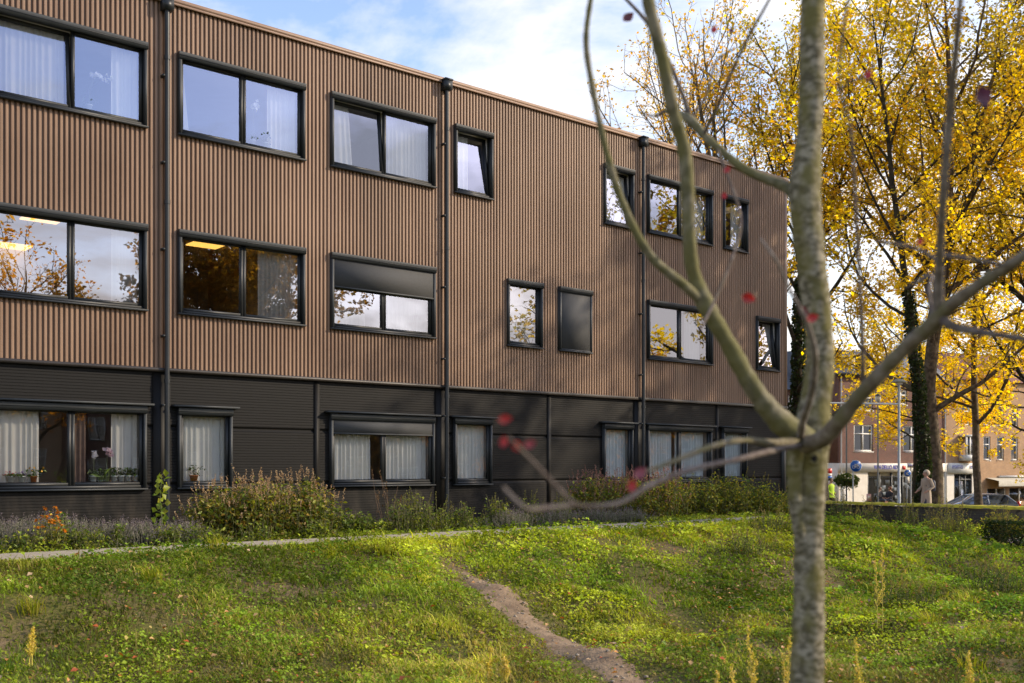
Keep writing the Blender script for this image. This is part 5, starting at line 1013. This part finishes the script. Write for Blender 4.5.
# wall-mounted red signs
def plate(name, lab, x, y, Z, wpx, hpx, m, cat='sign', rnd=False, white=None):
    c = W(x, y, Z); t = thing(name, lab, cat, (c[0], c[1], c[2])); wm, hm = wpx/F*Z/2, hpx/F*Z/2
    b = MB()
    if rnd:
        a = np.arange(28)*2*math.pi/28; rg = np.stack([np.cos(a)*wm, a*0, np.sin(a)*hm], 1); bk = rg+np.array([0, .03, 0]); v = np.vstack([rg, bk, [[0, 0, 0]], [[0, .03, 0]]])
        b.add(v, [(i, (i+1) % 28, 28+(i+1) % 28, 28+i) for i in range(28)], [(56, (i+1) % 28, i) for i in range(28)]+[(57, 28+i, 28+(i+1) % 28) for i in range(28)])
    else: b.box(-wm, wm, 0, .06, -hm, hm)
    return t, b.build('sign_face', m, t), wm, hm
t, o, wm, hm = plate('shop_sign', 'small red sign on the dark brick house beside the trunk', 832, 455, SZ+1.2, 5.5, 8, M_REDS); MB().box(-.08, .08, .061, .35, -.05, .05).build('bracket', M_DGREY, t); MB().box(-wm*.55, wm*.55, -.012, -.002, -hm*.3, -hm*.1).build('sign_mark', M_WHITE, t)
t, o, wm, hm = plate('shop_flag', 'small red, white and blue flag sign hanging beside the trunk', 829.5, 471, SZ-.5, 5, 5, M_REDS); MB().box(-wm, wm, .0, .05, -hm*2, -hm-.003).build('white_band', M_WHITE, t); MB().box(-wm, wm, 0, .05, -hm*3, -hm*2-.003).build('blue_band', M_BLUE, t); MB().tube([(-wm, .1, hm), (-wm, .1, -hm*3.5)], .03, 6).build('pole', M_DGREY, t)
# street lamp by the wall
b0 = base_at(899, 31.5); t = thing('street_lamp', 'tall grey street lamp with a flat hat and white side arm', 'street lamp', b0); zt = fz(384, 31.5)-b0[2]
MB().tube([(0, 0, -.3), (0, 0, .9), (0, 0, .92), (0, 0, zt)], [.055, .055, .042, .038], 12).build('pole', M_GREY, t, True)
hd = MB().lathe([(.001, zt+.16), (.10, zt+.15), (.24, zt+.06), (.24, zt+.045), (.06, zt+.04), (.05, zt-.02)], 18).build('lamp_head', mat('lamp_hat', (.25, .24, .17), (.3, .28, .2), rough=.5), t, True)
MB().lathe([(.05, zt-.02), (.10, zt-.01), (.10, zt+.04)], 14).build('diffuser', M_WHITE, hd, True)
za = fz(404, 31.5)-b0[2]; MB().tube([(-.03, 0, za), (-1.0, 0, za+.015), (-2.1, 0, za+.03)], .028, 8).build('side_arm', M_WHITE, t, True)
# two lantern posts
for x, lab, basket in ((846.5, 'lantern post carrying the round green planter, left of the bicycle sign', True), (878, 'slim lantern post with a round white lantern right of the bicycle sign', False)):
    b0 = base_at(x, 55); t = thing('lantern_post', lab, 'lantern', b0, 0, 'lantern posts on the street'); zt = fz(402, 55)-b0[2]
    MB().tube([(0, 0, -.1), (0, 0, zt)], [.05, .035], 8).build('pole', mat('grey_green_post', (.16, .17, .16), (.2, .21, .2), rough=.5), t, True)
    ln = MB().ball((0, 0, zt+.18), (.15, .15, .20), 12, 8).build('globe', M_WHITE, t, True); MB().lathe([(.001, zt+.45), (.05, zt+.42), (.17, zt+.32), (.17, zt+.30)], 12).build('cap', M_DGREY, t, True)
    if basket:
        zc = fz(480, 55)-b0[2]; q = rs.randn(1400, 3); q /= np.linalg.norm(q, axis=1)[:, None]; q *= (.75+.3*rs.rand(1400, 1)); q = q*np.array([.64, .5, .34])+np.array([0, 0, zc]); q[:, 2] -= .12*np.abs(rs.randn(1400))*(rs.rand(1400) < .4)
        c = thing('planter_basket', 'round bushy green planter hung around the lantern post', 'planter', (b0[0], b0[1], b0[2]+zc)); q[:, 2] -= zc
        MB().leaves(q, .12, np.array([(.07, .11, .02), (.10, .14, .03), (.14, .15, .03)])[rs.randint(3, size=1400)], .1, .6).build('foliage', M_GLEAF, c)
        MB().lathe([(.06, -.25), (.3, -.2), (.42, .02), (.42, .05), (.06, .05)], 14).build('bowl', M_DGREY, c, True)
# blue bicycle sign
Zs = 53.0; b0 = base_at(853.5, Zs); zc = fz(466, Zs)-b0[2]
t = thing('bicycle_sign', 'large round blue sign with a white bicycle on a grey pole', 'road sign', b0); MB().tube([(0, .06, -.1), (0, .06, zc+.3)], .035, 8).build('pole', M_GREY, t, True)
def disc(r, y, m, name, parent, cx, cz, nn=32):
    a = np.arange(nn)*2*math.pi/nn; v = np.vstack([np.stack([cx+np.cos(a)*r, a*0+y, cz+np.sin(a)*r], 1), np.stack([cx+np.cos(a)*r, a*0+y+.012, cz+np.sin(a)*r], 1), [[cx, y, cz]]])
    return MB().add(v, [(i, (i+1) % nn, nn+(i+1) % nn, nn+i) for i in range(nn)], [(2*nn, (i+1) % nn, i) for i in range(nn)]).build(name, m, parent)
cx_ = .12; disc(.30, .0, M_WHITE, 'sign_rim', t, cx_, zc); disc(.282, -.006, M_BLUE, 'sign_face', t, cx_, zc)
bk = MB(); a = np.linspace(0, 2*math.pi, 17)
for xc in (-.11, .11): bk.tube([(cx_+xc+.075*math.cos(q), -.02, zc-.05+.075*math.sin(q)) for q in a], .011, 5)
for p_, q_ in (((-.11, -.05), (-.04, .06)), ((-.04, .06), (.08, .06)), ((.11, -.05), (.065, .10)), ((-.04, .06), (0, -.05)), ((0, -.05), (.08, .06)), ((-.11, -.05), (0, -.05)), ((-.075, .085), (-.02, .085)), ((.03, .11), (.075, .11)), ((-.04, .06), (-.05, .085))): bk.tube([(cx_+p_[0], -.02, zc+p_[1]), (cx_+q_[0], -.02, zc+q_[1])], .011, 5)
bk.build('bicycle_symbol', M_WHITE, t)
Zs = 50.0; b0 = base_at(907.5, Zs); zc = fz(473, Zs)-b0[2]; t = thing('arrow_sign', 'small round blue arrow sign with a pale plate beneath, left of the ivy trunk', 'road sign', b0)
MB().tube([(0, .05, -.1), (0, .05, zc+.1)], .03, 8).build('pole', M_GREY, t, True); disc(.17, .0, M_WHITE, 'sign_rim', t, 0, zc); disc(.158, -.006, M_BLUE, 'sign_face', t, 0, zc)
MB().tube([(.07, -.02, zc+.08), (-.06, -.02, zc-.05)], .018, 5).tube([(-.07, -.02, zc+.03), (-.075, -.02, zc-.07), (.03, -.02, zc-.075)], .018, 5).build('arrow_symbol', M_WHITE, t)
MB().box(-.09, .09, -.01, .02, zc-.48, zc-.19).build('sub_plate', M_CREAM, t)
t, o, wm, hm = plate('name_board', 'small white board with blue lettering above the arrow sign', 911.5, 465.5, 66, 8, 4.5, M_WHITE); MB().tube([(0, .1, hm), (0, .1, -(fz(465.5, 66)-GS))], .04, 6).build('pole', M_GREY, t)
for k_ in range(3): MB().box(-wm*.75+k_*wm*.5, -wm*.75+k_*wm*.5+wm*.32, -.012, -.002, -hm*.45, hm*.45).build('lettering', M_NAVY, t)
b0 = base_at(940, 46); t = thing('traffic_post', 'slim black post with white bands right of the walking woman', 'post', b0); zt = fz(464, 46)-b0[2]
MB().tube([(0, 0, -.1), (0, 0, zt)], .07, 8).build('pole', M_DGREY, t, True)
for zz in (.5, .9, 1.5): MB().tube([(0, 0, zz), (0, 0, zz+.15)], .075, 8).build('band', M_WHITE, t, True)
t, o, wm, hm = plate('pavement_board', 'small pink and white pavement board left of the seated people', 869, 497.5, 66, 4.5, 7, mat('pink_board', (.6, .3, .28), (.65, .45, .4), rough=.6)); MB().box(-wm, wm, .07, .3, -hm-.3, -hm+.02).build('foot', M_DGREY, t); MB().box(-wm*.6, wm*.6, -.01, -.002, -hm*.4, hm*.5).build('sheet', M_WHITE, t)

# ------------------------------------------------------------------ car at the right edge
M_CARP = mat('silver_blue_paint', (.32, .36, .42), (.30, .34, .40), rough=.25, metal=.5, spec=.7); M_TYRE = mat('tyre_rubber', (.02, .02, .02), (.03, .03, .03), rough=.9); M_TAIL = mat('tail_lamp_red', (.55, .01, .01), (.45, .01, .01), rough=.2)
Zc = 52.0; xr = (1021-CX)/F*Zc; gzc = float(h(xr-2, Zc)); t = thing('parked_car', 'silver-blue hatchback parked at the right edge, tail to the right', 'car', (xr-4.2, Zc, gzc))
side_ = [(0.05, .35), (.0, .62), (.25, .82), (1.15, .98), (4.12, .98), (4.2, .75), (4.18, .35)]
def loft(prof, ys, m, name, parent, sc=None):
    b = MB(); k = len(prof); V = []
    for y, s_ in ys: V += [(2.1+(x-2.1)*s_, y, z) for x, z in prof]
    qd = [(i*k+j, i*k+(j+1) % k, (i+1)*k+(j+1) % k, (i+1)*k+j) for i in range(len(ys)-1) for j in range(k)]
    b.add(V, qd)
    for r_ in (0, len(ys)-1):
        q = V[r_*k:(r_+1)*k]; c = np.mean(q, 0); b.add(list(q)+[c], None, [(k, j, (j+1) % k) for j in range(k)])
    return b.build(name, m, parent)
loft(side_, [(0, .97), (.06, 1), (1.64, 1), (1.7, .97)], M_CARP, 'body', t)
gh = [(1.2, .985), (1.95, 1.40), (3.55, 1.42), (4.1, .985)]
loft([(1.95, 1.405), (2.3, 1.47), (3.2, 1.48), (3.62, 1.425)], [(.22, .97), (.28, 1), (1.42, 1), (1.48, .97)], M_CARP, 'roof', t)
M_CARG = glassmat('car_glass', .35, (.25, .28, .28))
V = [(1.2, .06, .985), (1.98, .24, 1.402), (3.58, .24, 1.422), (4.1, .08, .985), (1.2, 1.64, .985), (1.98, 1.46, 1.402), (3.58, 1.46, 1.422), (4.1, 1.62, .985)]
MB().add(V, [(0, 3, 2, 1), (4, 5, 6, 7), (0, 1, 5, 4), (3, 7, 6, 2)]).build('window_glass', M_CARG, t)
pl = MB()
for a, b_ in ((0, 1), (3, 2), (4, 5), (7, 6)): pl.tube([V[a], V[b_]], .035, 6)
for y, yt_ in ((.06, .24), (1.64, 1.46)): pl.tube([(2.65, y, .985), (2.65, yt_, 1.41)], .035, 6)
pl.build('pillar', M_CARP, t)
for x in (.85, 3.4):
    for y in (-.01, 1.55):
        wv = MB().tube([(x, y, .31), (x, y+.18, .31)], .31, 20).build('wheel', M_TYRE, t, False); MB().tube([(x, y-.008, .31), (x, y+.19, .31)], .2, 14).build('rim', M_GREY, wv)
for y in (.02, 1.50): MB().box(4.06, 4.205, y, y+.19, .78, 1.12).build('tail_light', M_TAIL, t)
for y in (.06, 1.42): MB().box(-.01, .12, y, y+.2, .62, .74).build('headlight', M_WHITE, t)

# ------------------------------------------------------------------ people
M_SKIN = mat('skin', (.50, .30, .21), (.44, .26, .18), rough=.6)
def skin_body(parent, J, edges, rad, m=M_SKIN, rootj='pelvis'):
    names = list(J); me = bpy.data.meshes.new('body'); me.from_pydata([J[k] for k in names], [(names.index(a), names.index(b)) for a, b in edges], [])
    o = bpy.data.objects.new('body', me); COL.objects.link(o); o.parent = parent; me.materials.append(m)
    md = o.modifiers.new('skin', 'SKIN'); me.skin_vertices.new() if not me.skin_vertices else None
    for i, k in enumerate(names):
        r_ = rad[k]; me.skin_vertices[0].data[i].radius = (r_, r_) if not isinstance(r_, tuple) else r_; me.skin_vertices[0].data[i].use_root = (k == rootj)
    sb = o.modifiers.new('sub', 'SUBSURF'); sb.levels = 1; sb.render_levels = 2; md.use_smooth_shade = True
    return o
def person(label, base, rz, pose, coat, trou, hair, hair_long=True, scale=1.0, extra=None, coat_len=.62, bag=None):
    """local frame: faces -Y, x is the body's left-right"""
    t = thing('person', label, 'person', base, rz, None); t.scale = (scale,)*3
    zp = .92 if pose != 'sit' else .52; dz = zp-.92
    J = {'pelvis': (0, 0, zp), 'chest': (0, -.02, 1.25+dz), 'collar': (0, -.01, 1.42+dz), 'neck': (0, -.02, 1.50+dz), 'head': (0, -.045, 1.60+dz), 'crown': (0, -.03, 1.68+dz)}
    rad = {'pelvis': (.15, .11), 'chest': (.15, .11), 'collar': (.10, .07), 'neck': .05, 'head': (.075, .095), 'crown': (.06, .075)}
    E = [('pelvis', 'chest'), ('chest', 'collar'), ('collar', 'neck'), ('neck', 'head'), ('head', 'crown')]
    J['nose'] = (0, -.155, 1.605+dz); rad['nose'] = .016; E.append(('head', 'nose'))
    sw_ = .13 if pose == 'walk' else .0
    for s_, nm in ((-1, 'r'), (1, 'l')):
        f_ = sw_*s_
        if pose == 'sit':
            leg = [(s_*.09, -.05, .50), (s_*.10, -.46, .50), (s_*.10, -.44, .09), (s_*.10, -.60, .03)]; arm = [(s_*.19, -.01, 1.38+dz), (s_*.23, -.06, 1.12+dz), (s_*.16, -.30, 1.05+dz)]
        else:
            leg = [(s_*.09, 0, .86), (s_*.10, -f_*.6-.02, .48), (s_*.10, -f_*.9+.05, .08), (s_*.11, -f_*.9-.12, .03)]; arm = [(s_*.18, 0, 1.40), (s_*.235, f_*.5+.05, 1.13), (s_*.20, f_*.5-.16, .98)]
        for k_, p_, r_ in zip(('hip', 'knee', 'ankle', 'toe'), leg, (.085, .058, .042, .035)): J[k_+nm] = p_; rad[k_+nm] = r_
        E += [('pelvis', 'hip'+nm), ('hip'+nm, 'knee'+nm), ('knee'+nm, 'ankle'+nm), ('ankle'+nm, 'toe'+nm)]
        for k_, p_, r_ in zip(('shoulder', 'elbow', 'wrist'), arm, (.055, .042, .028)): J[k_+nm] = p_; rad[k_+nm] = r_
        wv = np.array(arm[2]); dv = wv-np.array(arm[1]); dv /= np.linalg.norm(dv); pm_ = wv+dv*.07; J['palm'+nm] = tuple(pm_); rad['palm'+nm] = (.036, .018)
        E += [('collar', 'shoulder'+nm), ('shoulder'+nm, 'elbow'+nm), ('elbow'+nm, 'wrist'+nm), ('wrist'+nm, 'palm'+nm)]
        for fi, (oy, ln) in enumerate(((-.030, .070), (-.011, .080), (.010, .076), (.029, .060))):
            J[f'f{fi}{nm}'] = tuple(pm_+np.array([0, oy, 0])+dv*ln*.5); J[f'g{fi}{nm}'] = tuple(pm_+np.array([-s_*.012, oy, 0])+dv*ln); rad[f'f{fi}{nm}'] = .009; rad[f'g{fi}{nm}'] = .008
            E += [('palm'+nm, f'f{fi}{nm}'), (f'f{fi}{nm}', f'g{fi}{nm}')]
        J['thumb'+nm] = tuple(wv+dv*.055+np.array([-s_*.01, -.05, 0])); rad['thumb'+nm] = .010; E.append(('wrist'+nm, 'thumb'+nm))
    skin_body(t, J, E, rad)
    rng = np.random.RandomState(5); nn_ = 20; a = np.arange(nn_)*2*math.pi/nn_
    bot = (zp-coat_len if pose != 'sit' else zp-.06)
    rows = [(1.47+dz, .075, .065), (1.435+dz, .15, .085), (1.38+dz, .215, .115), (1.22+dz, .205, .135), (1.05+dz, .185, .13), (zp, .205, .15), (bot+(zp-bot)*.4, .225, .17), (bot, .25, .20)]
    b = MB(); V = []
    for zz, rx, ry in rows:
        wob = 1+.03*np.sin(a*5+zz*3)*(zz < zp+.05); V.append(np.stack([np.cos(a)*rx*wob, np.sin(a)*ry*wob-.01, np.full(nn_, zz)], 1))
    i = np.arange(len(rows)-1)[:, None]*nn_; j = np.arange(nn_)[None]; j2 = (j+1) % nn_
    b.add(np.concatenate(V), np.stack([i+j, i+j2, i+nn_+j2, i+nn_+j], -1).reshape(-1, 4))
    for nm in 'rl': b.tube([J['shoulder'+nm], J['elbow'+nm], tuple(np.array(J['wrist'+nm])*.93+np.array(J['elbow'+nm])*.07)], [.085, .068, .052], 12)
    b.build('coat', coat, t, True)
    b = MB()
    for nm in 'rl': b.tube([np.array(J['hip'+nm])+np.array([0, 0, .03]), J['knee'+nm], J['ankle'+nm]], [.105, .078, .058], 12)
    b.build('trousers', trou, t, True)
    b = MB()
    for nm in 'rl':
        an, to = np.array(J['ankle'+nm]), np.array(J['toe'+nm]); b.tube([an+(an-to)*.3+np.array([0, 0, -.02]), an+np.array([0, 0, -.02]), to], [.04, .052, .038], 10)
    b.build('shoe', M_TYRE, t, True)
    b = MB(); hz = 1.635+dz; zl = -.15 if hair_long else -.02
    ph = np.linspace(math.pi/2-.02, -.9 if hair_long else -.15, 9)
    V = []
    for p_ in ph:
        cr = math.cos(p_); V.append(np.stack([np.cos(a)*cr*.128, np.where(np.sin(a) < -.2, np.sin(a)*cr*.085, np.sin(a)*cr*.142)-.012, np.full(nn_, hz+math.sin(p_)*.125)+np.where((np.sin(a) < -.35) & (p_ < .35), .09*(.35-p_), 0)], 1))
    i = np.arange(len(ph)-1)[:, None]*nn_; b.add(np.concatenate(V), np.stack([i+j, i+j2, i+nn_+j2, i+nn_+j], -1).reshape(-1, 4)); b.build('hair', hair, t, True)
    for s_ in (-1, 1): MB().ball((s_*.032, -.128, 1.625+dz), .011, 8, 5).build('eye', M_TYRE, t, True)
    MB().box(-.025, .025, -.139, -.128, 1.555+dz, 1.565+dz).build('mouth', mat('lips', (.35, .12, .1), None), t)
    return t
M_COAT = mat('beige_coat', (.46, .39, .30), (.27, .22, .165), rough=.85, scale=5, stretch=(1, 1, .35), bump=.5); M_DARK = mat('dark_cloth', (.022, .022, .028), (.035, .033, .038), rough=.9); M_JEAN = mat('blue_jeans', (.05, .06, .10), (.04, .05, .08), rough=.9)
M_HVIS = mat('hi_vis_jacket', (.45, .68, .02), (.38, .6, .02), rough=.7); M_HBL = mat('grey_blond_hair', (.52, .46, .36), (.42, .36, .27), rough=.8, scale=30); M_HDK = mat('dark_hair', (.03, .02, .015), (.05, .035, .02), rough=.7); M_HRD = mat('auburn_hair', (.18, .07, .03), (.14, .05, .02), rough=.7)
WZ = 35.5; b0 = base_at(926.5, WZ); topz = fz(469.3, WZ)-b0[2]
person('grey-haired woman in a long beige coat walking left past the thick tree', b0, R(-78), 'walk', M_COAT, M_JEAN, M_HBL, True, topz/1.77)
# her dark rucksack
sc_ = topz/1.77; c_ = np.array(b0)+np.array([.235, .02, 1.17])*sc_
t = thing('backpack', 'dark blue rucksack on the back of the walking woman', 'rucksack', c_, R(-78)); t.scale = (sc_,)*3
prf = [(.001, -.21), (.10, -.205), (.135, -.17), (.145, 0), (.12, .15), (.06, .21), (.001, .215)]
b = MB().lathe(prf, 16)
for v in b.v: v[:, 1] = v[:, 1]*.62
b.build('bag', mat('navy_nylon', (.03, .045, .08), (.05, .065, .10), rough=.6), t, True)
for s_ in (-.09, .09): MB().tube([(s_, -.05, .17), (s_, -.16, .24), (s_, -.30, .20), (s_*1.2, -.34, .0), (s_*1.3, -.22, -.17), (s_*1.1, -.05, -.19)], .014, 6).build('strap', M_DARK, t, True)
b0 = base_at(830.5, 51); person('person in a bright yellow-green jacket beside the trunk', b0, R(30), 'walk', M_HVIS, M_DARK, M_HDK, False, 1.0, coat_len=.12)
for x, hr, rz, lab in ((879.5, M_HDK, 40, 'dark-haired person in dark clothes seated before the shop window'), (890, M_HRD, -60, 'auburn-haired person in dark clothes seated nearest the street lamp')):
    b0 = base_at(x, 66); b0 = (b0[0], b0[1], fz(487, 66)-1.34); person(lab, b0, R(rz), 'sit', M_DARK, M_JEAN, hr, x > 885, 1.02)
    ch = thing('cafe_chair', 'dark chair under the '+lab.split(' person')[0]+' person', 'chair', b0, R(rz)); gg = float(h(b0[0], b0[1]))-b0[2]
    MB().box(-.2, .2, -.22, .2, .40, .43).build('seat', M_DGREY, ch); MB().box(-.2, .2, .205, .225, .5, .85).build('backrest', M_DGREY, ch)
    for sx_ in (-.18, .18):
        for sy_ in (-.19, .19): MB().tube([(sx_, sy_, min(gg, -.01)), (sx_, sy_, .398 if sy_ < 0 else .5)], .014, 6).build('leg', M_DGREY, ch)
print('objects', len(bpy.data.objects))
